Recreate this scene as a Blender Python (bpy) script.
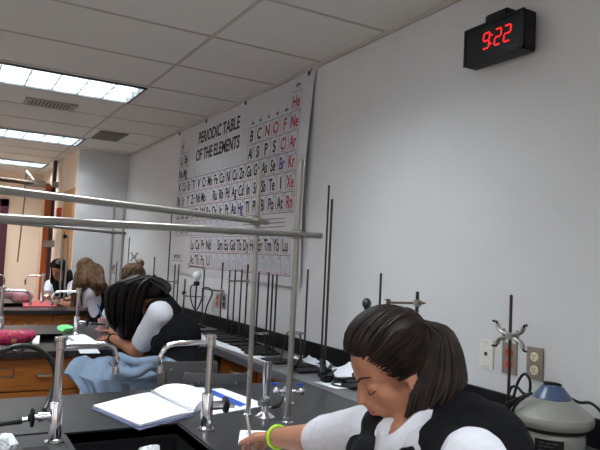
import bpy, bmesh, math, random
from mathutils import Vector, Matrix, Quaternion
random.seed(7)
PI = math.pi
sc = bpy.context.scene
col = sc.collection
for o in list(bpy.data.objects): bpy.data.objects.remove(o, do_unlink=True)

# ---------------------------------------------------------------- camera
F_PX = 625.0
RX = Vector((0.8695, -0.0692, -0.4890)); RY = Vector((-0.4935, -0.0250, -0.8693))
RX = Vector((1105, -88, -625)); RY = Vector((-355, -18, -625)).normalized()
RX = (RX - RY * RX.dot(RY)).normalized(); RZ = RX.cross(RY)
EYE = Vector((0, 0, 1.426))
RIGHT = Vector((RX.x, RY.x, RZ.x)); UP = Vector((RX.y, RY.y, RZ.y)); BACK = Vector((RX.z, RY.z, RZ.z))
cam_d = bpy.data.cameras.new('camera'); cam = bpy.data.objects.new('camera', cam_d); col.objects.link(cam)
cam_d.sensor_width = 36; cam_d.lens = F_PX / 600 * 36; cam_d.clip_start = 0.05
m = Matrix.Identity(4)
for i in range(3): m[i][0] = RIGHT[i]; m[i][1] = UP[i]; m[i][2] = BACK[i]; m[i][3] = EYE[i]
cam.matrix_world = m
sc.camera = cam
# ---------------------------------------------------------------- world, exposure
w = bpy.data.worlds.new('world'); sc.world = w; w.use_nodes = True
w.node_tree.nodes['Background'].inputs[0].default_value = (0.9, 0.93, 1, 1)
w.node_tree.nodes['Background'].inputs[1].default_value = 0.3
sc.view_settings.view_transform = 'Standard'; sc.view_settings.look = 'None'
sc.view_settings.gamma = 1; sc.view_settings.use_curve_mapping = False
sc.view_settings.exposure = 0.0
LIGHT = 38.0; WINDOW = 1.3          # strength of the ceiling troffers

def sp(px, py, d):
    """a point at depth d (metres) along the sight line of a measured direction"""
    return EYE + (RIGHT * (px - 300) + UP * (225 - py) - BACK * F_PX) * (d / F_PX)

# ---------------------------------------------------------------- materials
def lin(c):
    f = lambda v: v / 12.92 if v <= 0.04045 else ((v + 0.055) / 1.055) ** 2.4
    return tuple(f(x / 255) for x in c) + (1,)
MATS = {}
def mat(name, rgb, rough=0.6, metal=0, var=0.0, scale=20, stretch=None, bump=0.0, rgb2=None, coat=0, trans=0, spec=None, emit=0):
    if name in MATS: return MATS[name]
    m = bpy.data.materials.new(name); m.use_nodes = True; nt = m.node_tree; b = nt.nodes['Principled BSDF']
    b.inputs['Base Color'].default_value = lin(rgb); b.inputs['Roughness'].default_value = rough
    b.inputs['Metallic'].default_value = metal; b.inputs['Coat Weight'].default_value = coat
    b.inputs['Transmission Weight'].default_value = trans
    if spec is not None: b.inputs['Specular IOR Level'].default_value = spec
    if emit:
        b.inputs['Emission Color'].default_value = lin(rgb); b.inputs['Emission Strength'].default_value = emit
    if var or bump or rgb2:
        tc = nt.nodes.new('ShaderNodeTexCoord'); mp = nt.nodes.new('ShaderNodeMapping')
        if stretch: mp.inputs['Scale'].default_value = stretch
        n = nt.nodes.new('ShaderNodeTexNoise'); n.inputs['Scale'].default_value = scale; n.inputs['Detail'].default_value = 5
        nt.links.new(tc.outputs['Object'], mp.inputs[0]); nt.links.new(mp.outputs[0], n.inputs['Vector'])
        r = nt.nodes.new('ShaderNodeValToRGB')
        r.color_ramp.elements[0].position = 0.32; r.color_ramp.elements[1].position = 0.68
        a = lin(rgb); c2 = lin(rgb2) if rgb2 else tuple(min(1, v * (1 + var)) for v in a[:3]) + (1,)
        a = a if rgb2 else tuple(v * (1 - var) for v in a[:3]) + (1,)
        r.color_ramp.elements[0].color = a; r.color_ramp.elements[1].color = c2
        nt.links.new(n.outputs['Fac'], r.inputs[0]); nt.links.new(r.outputs[0], b.inputs['Base Color'])
        if bump:
            bp = nt.nodes.new('ShaderNodeBump'); bp.inputs['Strength'].default_value = bump; bp.inputs['Distance'].default_value = 0.01
            nt.links.new(n.outputs['Fac'], bp.inputs['Height']); nt.links.new(bp.outputs[0], b.inputs['Normal'])
    MATS[name] = m; return m
M_wall = mat('wall_paint', (199, 198, 199), 0.55, var=0.02, scale=3, bump=0.02)
M_cream = mat('cream_paint', (230, 208, 186), 0.7, var=0.02, scale=3)
M_ceil = mat('ceiling_tile', (212, 208, 203), 0.9, var=0.04, scale=160, bump=0.25)
M_grid = mat('ceiling_grid', (176, 168, 160), 0.6, var=0.02)
M_floor = mat('floor_tile', (186, 178, 168), 0.4, var=0.12, scale=30)
M_epoxy = mat('black_epoxy', (37, 37, 39), 0.28, var=0.12, scale=60)
M_splash = mat('black_splash', (11, 11, 15), 0.5, var=0.15, scale=40, spec=.25)
M_oak = mat('oak_veneer', (126, 70, 22), 0.4, scale=6, stretch=(1.2, 1.2, 14), rgb2=(156, 94, 38), bump=0.03)
M_oakdoor = mat('oak_door', (170, 116, 68), 0.45, scale=5, stretch=(8, 8, 0.8), rgb2=(196, 150, 104))
M_orange = mat('orange_wood', (176, 78, 24), 0.4, scale=6, stretch=(8, 8, 0.8), rgb2=(200, 98, 36))
M_maroon = mat('maroon_paint', (70, 30, 44), 0.4, var=0.05)
M_chrome = mat('chrome', (215, 215, 220), 0.12, 1, var=0.03, scale=40)
M_steel = mat('brushed_steel', (150, 150, 148), 0.35, 1, var=0.08, scale=60)
M_alu = mat('aluminium_rod', (156, 153, 148), 0.38, 0.75, var=0.05, scale=50)
M_clampal = mat('cast_clamp', (150, 148, 142), 0.45, 0.6, var=0.15, scale=90, bump=0.2)
M_rod = mat('dark_steel_rod', (62, 54, 50), 0.35, 0.7, var=0.25, scale=30)
M_iron = mat('cast_iron', (36, 34, 34), 0.65, 0.0, var=0.35, scale=50, bump=0.2, spec=.2)
M_rust = mat('worn_iron', (92, 74, 64), 0.6, 0.3, var=0.3, scale=60)
M_black = mat('black_plastic', (12, 12, 14), 0.45, var=0.1, spec=.3)
M_rubber = mat('black_rubber', (26, 27, 27), 0.5, var=0.2, scale=80)
M_hose = mat('dark_green_hose', (30, 38, 32), 0.4, var=0.2, scale=60)
M_grey = mat('grey_chair_plastic', (74, 74, 77), 0.45, var=0.06, scale=80, bump=0.05)
M_white = mat('white_paper', (214, 216, 224), 0.7, var=0.02, scale=20)
M_poster = mat('poster_vinyl', (190, 189, 194), 0.3, var=0.01, scale=4)
M_red_led = mat('red_led', (240, 30, 28), 0.4, emit=1.3, var=0.0)
M_ink = mat('black_ink', (24, 24, 28), 0.4, var=0.05)
M_redink = mat('red_ink', (170, 40, 52), 0.4, var=0.05)
M_blueink = mat('blue_ink', (40, 56, 150), 0.4, var=0.05)
M_lightblueink = mat('pale_blue_ink', (140, 150, 186), 0.4, var=0.05)
M_lineink = mat('grid_line_ink', (66, 68, 90), 0.4, var=0.05)
M_paleink = mat('outline_ink', (176, 178, 190), 0.4, var=0.05)
M_skin = mat('skin', (172, 120, 94), 0.5, var=0.06, scale=25, spec=0.35)
M_skin2 = mat('tanned_skin', (172, 116, 88), 0.5, var=0.06, scale=25, spec=0.35)
M_lip = mat('lips', (176, 96, 90), 0.4, var=0.04)
M_brow = mat('eyebrow_hair', (44, 30, 24), 0.8, var=0.1)
M_hair = mat('dark_brown_hair', (17, 12, 10), 0.5, scale=30, rgb2=(42, 28, 21), spec=0.25)
M_hairblk = mat('black_brown_hair', (13, 10, 10), 0.5, scale=30, rgb2=(28, 20, 18), spec=0.22)
M_hairlt = mat('light_brown_hair', (66, 46, 32), 0.5, scale=30, rgb2=(112, 82, 56), spec=0.3)
M_shirt = mat('white_cotton', (202, 202, 210), 0.8, var=0.02, scale=60, bump=0.1)
M_vest = mat('black_knit', (9, 9, 14), 0.85, var=0.25, scale=150, bump=0.2, spec=0.2)
M_skirt = mat('blue_grey_skirt', (112, 130, 152), 0.85, var=0.1, scale=90, bump=0.1)
M_lime = mat('lime_silicone', (170, 220, 50), 0.4, var=0.03)
M_green = mat('green_cloth', (110, 205, 125), 0.6, var=0.05, scale=30)
M_blue = mat('blue_plastic', (38, 84, 176), 0.3, var=0.05)
M_bluecap = mat('blue_grey_plastic', (62, 78, 108), 0.3, var=0.05)
M_hammer = mat('grey_enamel', (140, 140, 134), 0.38, 0.3, var=0.04, scale=60)
M_ivory = mat('ivory_plastic', (218, 208, 178), 0.4, var=0.02)
M_whitepl = mat('white_plastic', (210, 206, 198), 0.4, var=0.02)
M_redpl = mat('red_plastic', (204, 66, 44), 0.4, var=0.03)
M_plate = mat('steel_plate', (150, 142, 132), 0.35, 0.7, var=0.04)
M_vent = mat('vent_metal', (158, 152, 142), 0.5, var=0.03)
M_ventdk = mat('vent_shadow', (84, 78, 70), 0.7, var=0.05)
M_frame = mat('troffer_frame', (52, 54, 54), 0.4, var=0.05)
M_lamp = mat('troffer_louver', (240, 248, 252), 0.4, emit=LIGHT)
M_louver = mat('louver_blade', (120, 127, 130), 0.35, 0.2, var=0.03)
M_glass = mat('clear_glass', (235, 240, 240), 0.05, trans=0.9, var=0.01)
M_bulb = mat('frosted_bulb', (225, 228, 228), 0.25, var=0.02)
M_pinkglass = mat('pink_plastic', (205, 150, 158), 0.3, var=0.1)
M_tealrub = mat('dark_teal_rubber', (14, 40, 42), 0.15, var=0.1, scale=20, coat=0.6)
def floral():
    m = bpy.data.materials.new('floral_fabric'); m.use_nodes = True; nt = m.node_tree; b = nt.nodes['Principled BSDF']
    tc = nt.nodes.new('ShaderNodeTexCoord'); v = nt.nodes.new('ShaderNodeTexVoronoi'); v.inputs['Scale'].default_value = 38
    r = nt.nodes.new('ShaderNodeValToRGB'); e = r.color_ramp.elements
    e[0].color = lin((150, 22, 66)); e[1].color = lin((226, 150, 96)); e.new(0.45).color = lin((190, 40, 84)); e.new(0.7).color = lin((90, 20, 60))
    nt.links.new(tc.outputs['Object'], v.inputs['Vector']); nt.links.new(v.outputs['Color'], r.inputs[0]); nt.links.new(r.outputs[0], b.inputs['Base Color'])
    b.inputs['Roughness'].default_value = 0.7; return m
M_floral = floral()
M_redcloth = mat('red_cloth', (196, 84, 84), 0.7, var=0.25, scale=60)

# ---------------------------------------------------------------- mesh helpers
def frame_of(d):
    d = d.normalized(); a = Vector((0, 0, 1)) if abs(d.z) < 0.9 else Vector((1, 0, 0))
    x = d.cross(a).normalized(); y = d.cross(x).normalized(); return x, y, d
class MB:
    def __init__(s): s.v = []; s.f = []; s.m = []
    def add(s, vs, fs, mi=0):
        n = len(s.v); s.v += [Vector(v) for v in vs]; s.f += [[i + n for i in f] for f in fs]; s.m += [mi] * len(fs); return s
    def box(s, a, b, mi=0, bev=0.0, mtx=None):
        bm = bmesh.new(); bmesh.ops.create_cube(bm, size=1)
        a = Vector(a); b = Vector(b)
        for v in bm.verts: v.co = Vector(((a.x + b.x) / 2 + v.co.x * (b.x - a.x), (a.y + b.y) / 2 + v.co.y * (b.y - a.y), (a.z + b.z) / 2 + v.co.z * (b.z - a.z)))
        if bev: bmesh.ops.bevel(bm, geom=bm.edges[:], offset=bev, segments=2, affect='EDGES', clamp_overlap=True)
        if mtx: bm.transform(mtx)
        bm.verts.index_update(); s.add([v.co.copy() for v in bm.verts], [[v.index for v in f.verts] for f in bm.faces], mi); bm.free(); return s
    def cyl(s, p, q, r1, r2=None, n=16, mi=0, caps=True):
        p = Vector(p); q = Vector(q); r2 = r1 if r2 is None else r2; x, y, d = frame_of(q - p)
        vs = []
        for c, r in ((p, r1), (q, r2)):
            for k in range(n): t = 2 * PI * k / n; vs.append(c + x * (r * math.cos(t)) + y * (r * math.sin(t)))
        fs = [[k, k + n, (k + 1) % n + n, (k + 1) % n] for k in range(n)]
        if caps: fs += [list(range(n)), list(range(2 * n - 1, n - 1, -1))]
        return s.add(vs, fs, mi)
    def tube(s, pts, r, n=10, mi=0, taper=None, flat=1.0):
        pts = [Vector(p) for p in pts]; vs = []; fs = []; N = len(pts)
        d0 = (pts[1] - pts[0]).normalized(); x, y, _ = frame_of(d0)
        for i, p in enumerate(pts):
            d = (pts[min(i + 1, N - 1)] - pts[max(i - 1, 0)])
            if d.length < 1e-7: d = d0.copy()
            d.normalize(); q = d0.rotation_difference(d); x.rotate(q); y.rotate(q); d0 = d
            rr = r if taper is None else taper(i / (N - 1)) * r
            for k in range(n): t = 2 * PI * k / n; vs.append(p + x * (rr * math.cos(t)) + y * (rr * flat * math.sin(t)))
        for i in range(N - 1):
            for k in range(n): a = i * n + k; b = i * n + (k + 1) % n; fs.append([a, b, b + n, a + n])
        fs += [list(range(n - 1, -1, -1)), list(range((N - 1) * n, N * n))]
        return s.add(vs, fs, mi)
    def lathe(s, prof, c=(0, 0, 0), axis=(0, 0, 1), n=32, mi=0):
        c = Vector(c); x, y, d = frame_of(Vector(axis)); vs = []; fs = []
        for r, h in prof:
            for k in range(n): t = 2 * PI * k / n; vs.append(c + d * h + x * (r * math.cos(t)) + y * (r * math.sin(t)))
        for i in range(len(prof) - 1):
            for k in range(n): a = i * n + k; b = i * n + (k + 1) % n; fs.append([a, b, b + n, a + n])
        fs += [list(range(n - 1, -1, -1)), list(range((len(prof) - 1) * n, len(prof) * n))]
        return s.add(vs, fs, mi)
    def ell(s, c, r, rot=None, n=16, mi=0):
        c = Vector(c); r = (r, r, r) if not hasattr(r, '__len__') else r; vs = []; fs = []; h = n // 2
        for i in range(h + 1):
            ph = PI * (i + (0.02 if i == 0 else -0.02 if i == h else 0)) / h
            for k in range(n):
                t = 2 * PI * k / n; v = Vector((r[0] * math.sin(ph) * math.cos(t), r[1] * math.sin(ph) * math.sin(t), r[2] * math.cos(ph)))
                vs.append(c + ((rot @ v) if rot else v))
        for i in range(h):
            for k in range(n): a = i * n + k; b = i * n + (k + 1) % n; fs.append([a, b, b + n, a + n])
        fs += [list(range(n - 1, -1, -1)), list(range(h * n, h * n + n))]
        return s.add(vs, fs, mi)
    def cap(s, p, q, r1, r2=None, n=14):
        r2 = r1 if r2 is None else r2; s.cyl(p, q, r1, r2, n); s.ell(p, r1, n=n); s.ell(q, r2, n=n); return s
    def torus(s, c, R, r, axis=(0, 0, 1), n=24, m_=8, mi=0):
        x, y, d = frame_of(Vector(axis)); c = Vector(c); vs = []; fs = []
        for i in range(n):
            a = 2 * PI * i / n; u = x * math.cos(a) + y * math.sin(a)
            for k in range(m_): t = 2 * PI * k / m_; vs.append(c + u * (R + r * math.cos(t)) + d * (r * math.sin(t)))
        for i in range(n):
            for k in range(m_): fs.append([i * m_ + k, i * m_ + (k + 1) % m_, ((i + 1) % n) * m_ + (k + 1) % m_, ((i + 1) % n) * m_ + k])
        return s.add(vs, fs, mi)
    def quad(s, a, b, c, d, mi=0): return s.add([a, b, c, d], [[0, 1, 2, 3]], mi)
def worigin(o):
    v = Vector((0, 0, 0)); R = []
    while o: R.append(o); o = o.parent
    return sum((r.location for r in R), Vector((0, 0, 0)))
def obj(name, mb, mats, parent=None, smooth=True, label=None):
    """link a collected mesh as ONE object; coordinates are given in the world (or in the thing's own frame at the origin)"""
    me = bpy.data.meshes.new(name)
    off = worigin(parent) if parent else Vector((0, 0, 0))
    me.from_pydata([tuple(v - off) for v in mb.v], [], mb.f); me.update()
    mats = mats if isinstance(mats, (list, tuple)) else [mats]
    for x in mats: me.materials.append(x)
    if len(mats) > 1: me.polygons.foreach_set('material_index', mb.m)
    bm = bmesh.new(); bm.from_mesh(me); bmesh.ops.recalc_face_normals(bm, faces=bm.faces[:])
    if smooth:
        for f in bm.faces: f.smooth = True
        for e in bm.edges:
            if len(e.link_faces) == 2 and e.calc_face_angle(0) > 0.62: e.smooth = False
    bm.to_mesh(me); bm.free()
    o = bpy.data.objects.new(name, me); col.objects.link(o)
    if parent: o.parent = parent
    if label: o['label'] = label
    return o
def thing(name, label, cat, loc, group=None):
    o = bpy.data.objects.new(name, None); col.objects.link(o); o.location = loc; o.empty_display_size = 0.05
    o['label'] = label; o['category'] = cat
    if group: o['group'] = group
    return o
def tag(o, label, cat, group=None, kind=None):
    o['label'] = label; o['category'] = cat
    if group: o['group'] = group
    if kind: o['kind'] = kind
    return o
def struct(name, mb, m, smooth=False):
    o = obj(name, mb, m, None, smooth); o['kind'] = 'structure'; return o
def dup(root, loc, label=None, rz=None):
    def cp(o, par):
        c = o.copy(); col.objects.link(c); c.parent = par
        for ch in list(o.children): cp(ch, c)
        return c
    r = cp(root, None); r.location = loc
    if rz is not None: r.rotation_euler = (0, 0, rz)
    if label: r['label'] = label
    return r
def remesh(name, mb, m, parent, voxel=0.006, smooth=4, label=None, fac=0.5):
    o = obj(name, mb, m, parent, True, label)
    a = o.modifiers.new('r', 'REMESH'); a.mode = 'VOXEL'; a.voxel_size = voxel; a.use_smooth_shade = True
    if smooth: b = o.modifiers.new('s', 'SMOOTH'); b.iterations = smooth; b.factor = fac
    bpy.context.view_layer.update()
    dg = bpy.context.evaluated_depsgraph_get(); me = bpy.data.meshes.new_from_object(o.evaluated_get(dg))
    o.modifiers.clear(); o.data = me
    for p in me.polygons: p.use_smooth = True
    return o
def text_mb(mb, s, size, place, mi=0, bold=0.0):
    """flat lettering: place(x, y) maps text coordinates to the surface"""
    cu = bpy.data.curves.new('t', 'FONT'); cu.body = s; cu.size = size; cu.align_x = 'CENTER'; cu.align_y = 'CENTER'; cu.offset = bold; cu.resolution_u = 3
    o = bpy.data.objects.new('t', cu); col.objects.link(o); bpy.context.view_layer.update()
    me = bpy.data.meshes.new_from_object(o.evaluated_get(bpy.context.evaluated_depsgraph_get()))
    mb.add([place(v.co.x, v.co.y) for v in me.vertices], [list(p.vertices) for p in me.polygons], mi)
    bpy.data.objects.remove(o, do_unlink=True); bpy.data.curves.remove(cu); bpy.data.meshes.remove(me)
def arc(p0, p1, p2, n=12):
    p0, p1, p2 = Vector(p0), Vector(p1), Vector(p2)
    return [p0 * (1 - t) ** 2 + p1 * 2 * t * (1 - t) + p2 * t * t for t in (i / n for i in range(n + 1))]
def spline(pts, n=8):
    P = [Vector(p) for p in pts]; P = [P[0] * 2 - P[1]] + P + [P[-1] * 2 - P[-2]]; out = []
    for i in range(1, len(P) - 2):
        for k in range(n):
            t = k / n; a, b, c, d = P[i - 1:i + 3]
            out.append(0.5 * ((2 * b) + (c - a) * t + (2 * a - 5 * b + 4 * c - d) * t * t + (3 * b - a - 3 * c + d) * t ** 3))
    out.append(P[-2].copy()); return out

# ================================================================ ROOM
W = 2.1; CE = 2.74; T = 0.80
struct('floor', MB().box((-5, -2.6, -0.1), (2.2, 12.2, 0)), M_floor)
TROFFERS = [(1.32, 4.92, 'large bright rectangular ceiling light, nearest of the three in view'), (1.37, 7.68, 'bright ceiling light in the middle of the three in view'),
    (1.33, 10.42, 'ceiling light farthest away, beside the maroon post'), (1.32, 2.16, 'fluorescent ceiling light above the nearest bench'), (-1.3, 2.16, 'fluorescent ceiling light over the left part of the nearest bench'),
    (-1.3, 4.92, 'fluorescent ceiling light left of the nearest visible one'), (-1.3, 7.68, 'fluorescent ceiling light left of the middle visible one'), (-1.3, 10.42, 'fluorescent ceiling light in the far left of the room'),
    (1.32, -0.6, 'fluorescent ceiling light behind the camera'), (-1.3, -0.6, 'fluorescent ceiling light in the near left corner')]
TL, TW = 1.28, 0.62
cut_x = sorted({-5.0, 2.2} | {x for a in TROFFERS for x in (a[0] - TL, a[0])}); cut_y = sorted({-2.6, 12.2} | {y for a in TROFFERS for y in (a[1], a[1] + TW)})
cl = MB()
for j in range(len(cut_y) - 1):
    run = None
    for i in range(len(cut_x) - 1):
        cx_, cy_ = (cut_x[i] + cut_x[i + 1]) / 2, (cut_y[j] + cut_y[j + 1]) / 2
        hole = any(a[0] - TL < cx_ < a[0] and a[1] < cy_ < a[1] + TW for a in TROFFERS)
        if not hole: run = (run[0] if run else cut_x[i], cut_x[i + 1])
        if (hole or i == len(cut_x) - 2) and run: cl.box((run[0], cut_y[j], CE), (run[1], cut_y[j + 1], CE + 0.13)); run = None
cl.box((-5, -2.6, CE + .13), (2.2, 12.2, CE + .16))
struct('ceiling', cl, M_ceil)
struct('wall_right', MB().box((W, -2.6, 0), (W + 0.1, 12.2, CE)), M_wall)
struct('wall_far', MB().box((-5, 12.0, 0), (W, 12.2, CE)), M_cream)
struct('wall_left', MB().box((-5.1, -2.6, 0), (-5, 12.2, CE)), M_cream)
struct('wall_near', MB().box((-5, -2.7, 0), (W, -2.6, CE)), M_cream)
# boxed-out bay in the far right corner; its side carries the oak door
struct('wall_bay', MB().box((1.45, 8.52, 0), (W, 8.62, CE)), M_wall)
struct('wall_bay_side', MB().box((1.45, 8.62, 0), (1.55, 12.0, CE)), M_cream)
# ceiling grid lines (T-bars)
g = MB()
for x in (1.31, -0.06, -1.43, -2.8, -4.17): g.box((x - 0.011, -2.6, CE - 0.004), (x + 0.011, 12, CE - .001))
y = 4.18 - 0.685 * 9
while y < 12:
    g.box((-5, y - 0.011, CE - 0.0035), (2.1, y + 0.011, CE - .001)); y += 0.685
g.box((W - 0.022, -2.6, CE - 0.02), (W, 8.52, CE))
struct('trim_1', g, M_grid)
struct('baseboard_right', MB().box((W - 0.01, -2.6, 0), (W, 8.5, 0.1)), M_splash)

# daylight windows in the left wall and behind the camera (all outside the frame)
def window(n, a, b, axis, energy):
    a, b = Vector(a), Vector(b); c = (a + b) / 2; f = MB(); t_ = 0.05
    if axis == 'x':
        for y_ in (a.y, (a.y + b.y) / 2, b.y): f.box((a.x, y_ - t_ / 2, a.z), (a.x + .05, y_ + t_ / 2, b.z))
        for z_ in (a.z, b.z): f.box((a.x, a.y, z_ - t_ / 2), (a.x + .05, b.y, z_ + t_ / 2))
        pane = MB().box((a.x + .004, a.y, a.z), (a.x + .01, b.y, b.z))
    else:
        for x_ in (a.x, (a.x + b.x) / 2, b.x): f.box((x_ - t_ / 2, a.y, a.z), (x_ + t_ / 2, a.y + .05, b.z))
        for z_ in (a.z, b.z): f.box((a.x, a.y, z_ - t_ / 2), (b.x, a.y + .05, z_ + t_ / 2))
        pane = MB().box((a.x, a.y + .004, a.z), (b.x, a.y + .01, b.z))
    o = struct('window_%d' % n, f, M_steel)
    p = obj('pane', pane, mat('daylight_pane', (250, 250, 255), .3, emit=WINDOW), o, False)
for i, y_ in enumerate((-1.6, 1.2, 4.0, 6.8)): window(i + 1, (-5, y_, 0.95), (-5, y_ + 2.2, 2.45), 'x', 1)
for i, x_ in enumerate((-3.9, -1.2)): window(i + 5, (x_, -2.6, 0.95), (x_ + 2.2, -2.6, 2.45), 'y', 1)
# troffers
def troffer(label, x1, y0, ln=TL, wd=TW):
    x0 = x1 - ln; y1 = y0 + wd; D = 0.105
    t = thing('ceiling_light', label, 'ceiling light', ((x0 + x1) / 2, (y0 + y1) / 2, CE), 'recessed fluorescent ceiling lights')
    f = MB(); b = 0.022; z0 = CE - 0.012
    for lo, hi in (((x0, y0), (x1, y0 + b)), ((x0, y1 - b), (x1, y1)), ((x0, y0), (x0 + b, y1)), ((x1 - b, y0), (x1, y1))): f.box((lo[0], lo[1], z0), (hi[0], hi[1], CE + D + .01))
    obj('light_frame', f, M_frame, t, False)
    obj('lamp_panel', MB().box((x0 + b, y0 + b, CE + D), (x1 - b, y1 - b, CE + D + .006)), M_lamp, t, False)
    l = MB(); nx = 6
    for i in range(1, nx): xx = x0 + b + (ln - 2 * b) * i / nx; l.box((xx - 0.004, y0 + b, CE - 0.002), (xx + 0.004, y1 - b, CE + D - .012))
    for i in (1, 2): yy = y0 + wd * i / 3; l.box((x0 + b, yy - 0.005, CE - 0.0025), (x1 - b, yy + 0.005, CE + D - .012))
    l.box((x0 + b, y0 + b, CE), (x1 - b, y0 + b + .003, CE + D - .002)).box((x0 + b, y1 - b - .003, CE), (x1 - b, y1 - b, CE + D - .002))
    obj('louver', l, M_louver, t, False)
    return t
for a_ in TROFFERS: troffer(a_[2], a_[0], a_[1])
def vent(label, x0, x1, y0, y1, slats, mt, md, along='x'):
    t = thing('ceiling_vent', label, 'vent', ((x0 + x1) / 2, (y0 + y1) / 2, CE))
    f = MB(); b = 0.035; z0 = CE - 0.01
    f.box((x0, y0, z0), (x1, y0 + b, CE)).box((x0, y1 - b, z0), (x1, y1, CE)).box((x0, y0, z0), (x0 + b, y1, CE)).box((x1 - b, y0, z0), (x1, y1, CE))
    obj('vent_frame', f, mt, t, False)
    obj('backing', MB().box((x0 + b, y0 + b, CE - 0.003), (x1 - b, y1 - b, CE)), md, t, False)
    l = MB()
    for i in range(slats):
        c = x0 + b + (x1 - x0 - 2 * b) * (i + 0.5) / slats
        l.box((c - 0.006, y0 + b, CE - 0.009), (c + 0.006, y1 - b, CE - 0.003))
    obj('grille', l, mt, t, False)
vent('pale slatted ceiling vent between the two nearest lights', 0.53, 0.97, 5.92, 6.22, 12, M_vent, M_ventdk)
vent('darker square ceiling vent near the poster top', 1.40, 1.70, 7.0, 7.55, 10, mat('vent_brown', (112, 104, 92), 0.6, var=0.05), M_ventdk)

# door in the side of the bay, far door, post
d = obj('door_1', MB().box((1.43, 8.60, 0.01), (1.455, 9.42, 2.24), bev=0.003), M_oakdoor, None, False); d['kind'] = 'structure'
dh = obj('door_handle', MB().cyl((1.43, 9.35, 1.0), (1.38, 9.35, 1.0), 0.012).cyl((1.382, 9.35, 1.0), (1.382, 9.24, 1.0), 0.009), M_steel, d)
dd = obj('door_2', MB().box((-0.1, 11.965, 0.01), (0.80, 11.998, 2.12), bev=0.003), M_orange, None, False); dd['kind'] = 'structure'
obj('door_frame', MB().box((0.80, 11.94, 0), (0.92, 12.0, 2.24)).box((-0.22, 11.94, 0), (-0.1, 12.0, 2.24)).box((-0.22, 11.94, 2.12), (0.92, 12.0, 2.24)), M_maroon, dd, False)
obj('door_handle', MB().cyl((0.7, 11.965, 1.0), (0.7, 11.9, 1.0), 0.012).cyl((0.7, 11.9, 1.0), (0.58, 11.9, 1.0), 0.009), M_steel, dd)
t = thing('upright_post', 'tall maroon post with an orange wooden panel beside the cream far wall', 'post', (1.28, 10.0, 0))
obj('post_core', MB().box((1.335, 9.92, 0), (1.385, 10.02, CE), bev=0.006), M_maroon, t, False)
obj('wood_panel', MB().box((1.25, 9.97, 0.0), (1.33, 10.01, 2.36), bev=0.003), M_orange, t, False, 'orange wooden panel')
obj('post_bracket', MB().box((1.27, 9.90, 1.44), (1.42, 9.97, 1.54), bev=0.006).box((1.33, 9.9, 2.33), (1.42, 9.97, 2.42), bev=0.006), M_clampal, t, False)
t = thing('fire_alarm_box', 'small red alarm box on the pale wall beside the oak door', 'alarm', (1.40, 9.75, 1.95))
obj('alarm_body', MB().box((1.39, 9.66, 1.84), (1.45, 9.78, 2.02), bev=0.006), M_redpl, t)
obj('pull_bar', MB().box((1.375, 9.68, 1.92), (1.39, 9.76, 1.94)), M_whitepl, t)
t = thing('ceiling_rail', 'grey horizontal pipe rail running to the maroon post near the ceiling', 'rail', (0.4, 9.95, 2.4))
pa = sp(-25, 176, 9.2); pb = sp(50, 185.5, 9.95)
obj('rail_pipe', MB().cyl(pa, pb, 0.034), M_rust, t)
k0 = sp(36, 183.5, 9.8); k1 = sp(26, 171, 9.8)
obj('bracket', MB().cyl(k0, k1, 0.022, n=8).box(k0 - Vector((0.14, 0.04, 0.05)), k0 + Vector((0.14, 0.04, 0.05)), bev=0.01), M_clampal, t)
obj('pull_cord', MB().tube([k1, sp(24.5, 200, 9.8), sp(20, 240, 9.8), sp(17.5, 262, 9.8)], 0.011, 6), mat('grey_cord', (100, 92, 80), 0.8, var=0.05), t)

# ================================================================ POSTER
PY0, PY1, PZ0, PZ1 = 3.58, 6.40, 1.24, 2.732
def bulge(y, z):
    u = (PY1 - y) / (PY1 - PY0); v = (PZ1 - z) / (PZ1 - PZ0)
    return W - 0.012 - 0.028 * math.sin(PI * min(max(v, 0), 1)) * (0.4 + 0.6 * u) - 0.008 * math.sin(u * 9) * v
def pp(y, z, lift=0.0):
    v = (PZ1 - z) / (PZ1 - PZ0); return Vector((bulge(y, z) - lift, y + 0.07 * v * max(0, (PY0 + 0.18 - y) / 0.18) if y < PY0 + 0.18 else y, z))
t = thing('periodic_table_poster', 'large white periodic table of the elements poster hung high on the wall', 'poster', (W, 5.0, PZ0))
sh = MB(); nx, nz = 36, 20; vs = []
for j in range(nz + 1):
    for i in range(nx + 1):
        yv = PY1 + (PY0 - PY1) * i / nx; zv = PZ1 + (PZ0 - PZ1) * j / nz; sag = 0.018 * abs(math.sin(PI * i / nx * 3)) * (1 - j / nz) ** 6
        vs.append(pp(yv, zv - sag))
n0 = len(vs); vs += [v + Vector((0.002, 0, 0)) for v in vs]; fs = []
for j in range(nz):
    for i in range(nx):
        a = j * (nx + 1) + i; fs.append([a, a + 1, a + nx + 2, a + nx + 1]); fs.append([a + n0, a + nx + 1 + n0, a + nx + 2 + n0, a + 1 + n0])
for i in range(nx): fs += [[i, i + 1, i + 1 + n0, i + n0], [nz * (nx + 1) + i, nz * (nx + 1) + i + 1, nz * (nx + 1) + i + 1 + n0, nz * (nx + 1) + i + n0]]
for j in range(nz): a = j * (nx + 1); b = a + nx; fs += [[a, a + nx + 1, a + nx + 1 + n0, a + n0], [b, b + nx + 1, b + nx + 1 + n0, b + n0]]
sh.add(vs, fs); obj('sheet', sh, M_poster, t)
CW = 0.1428; CH = 0.1427; GX = 3.73 + 18 * CW; GZ = 2.61
inks = {'k': MB(), 'r': MB(), 'b': MB(), 'g': MB(), 'p': MB()}; lines = MB()
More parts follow.
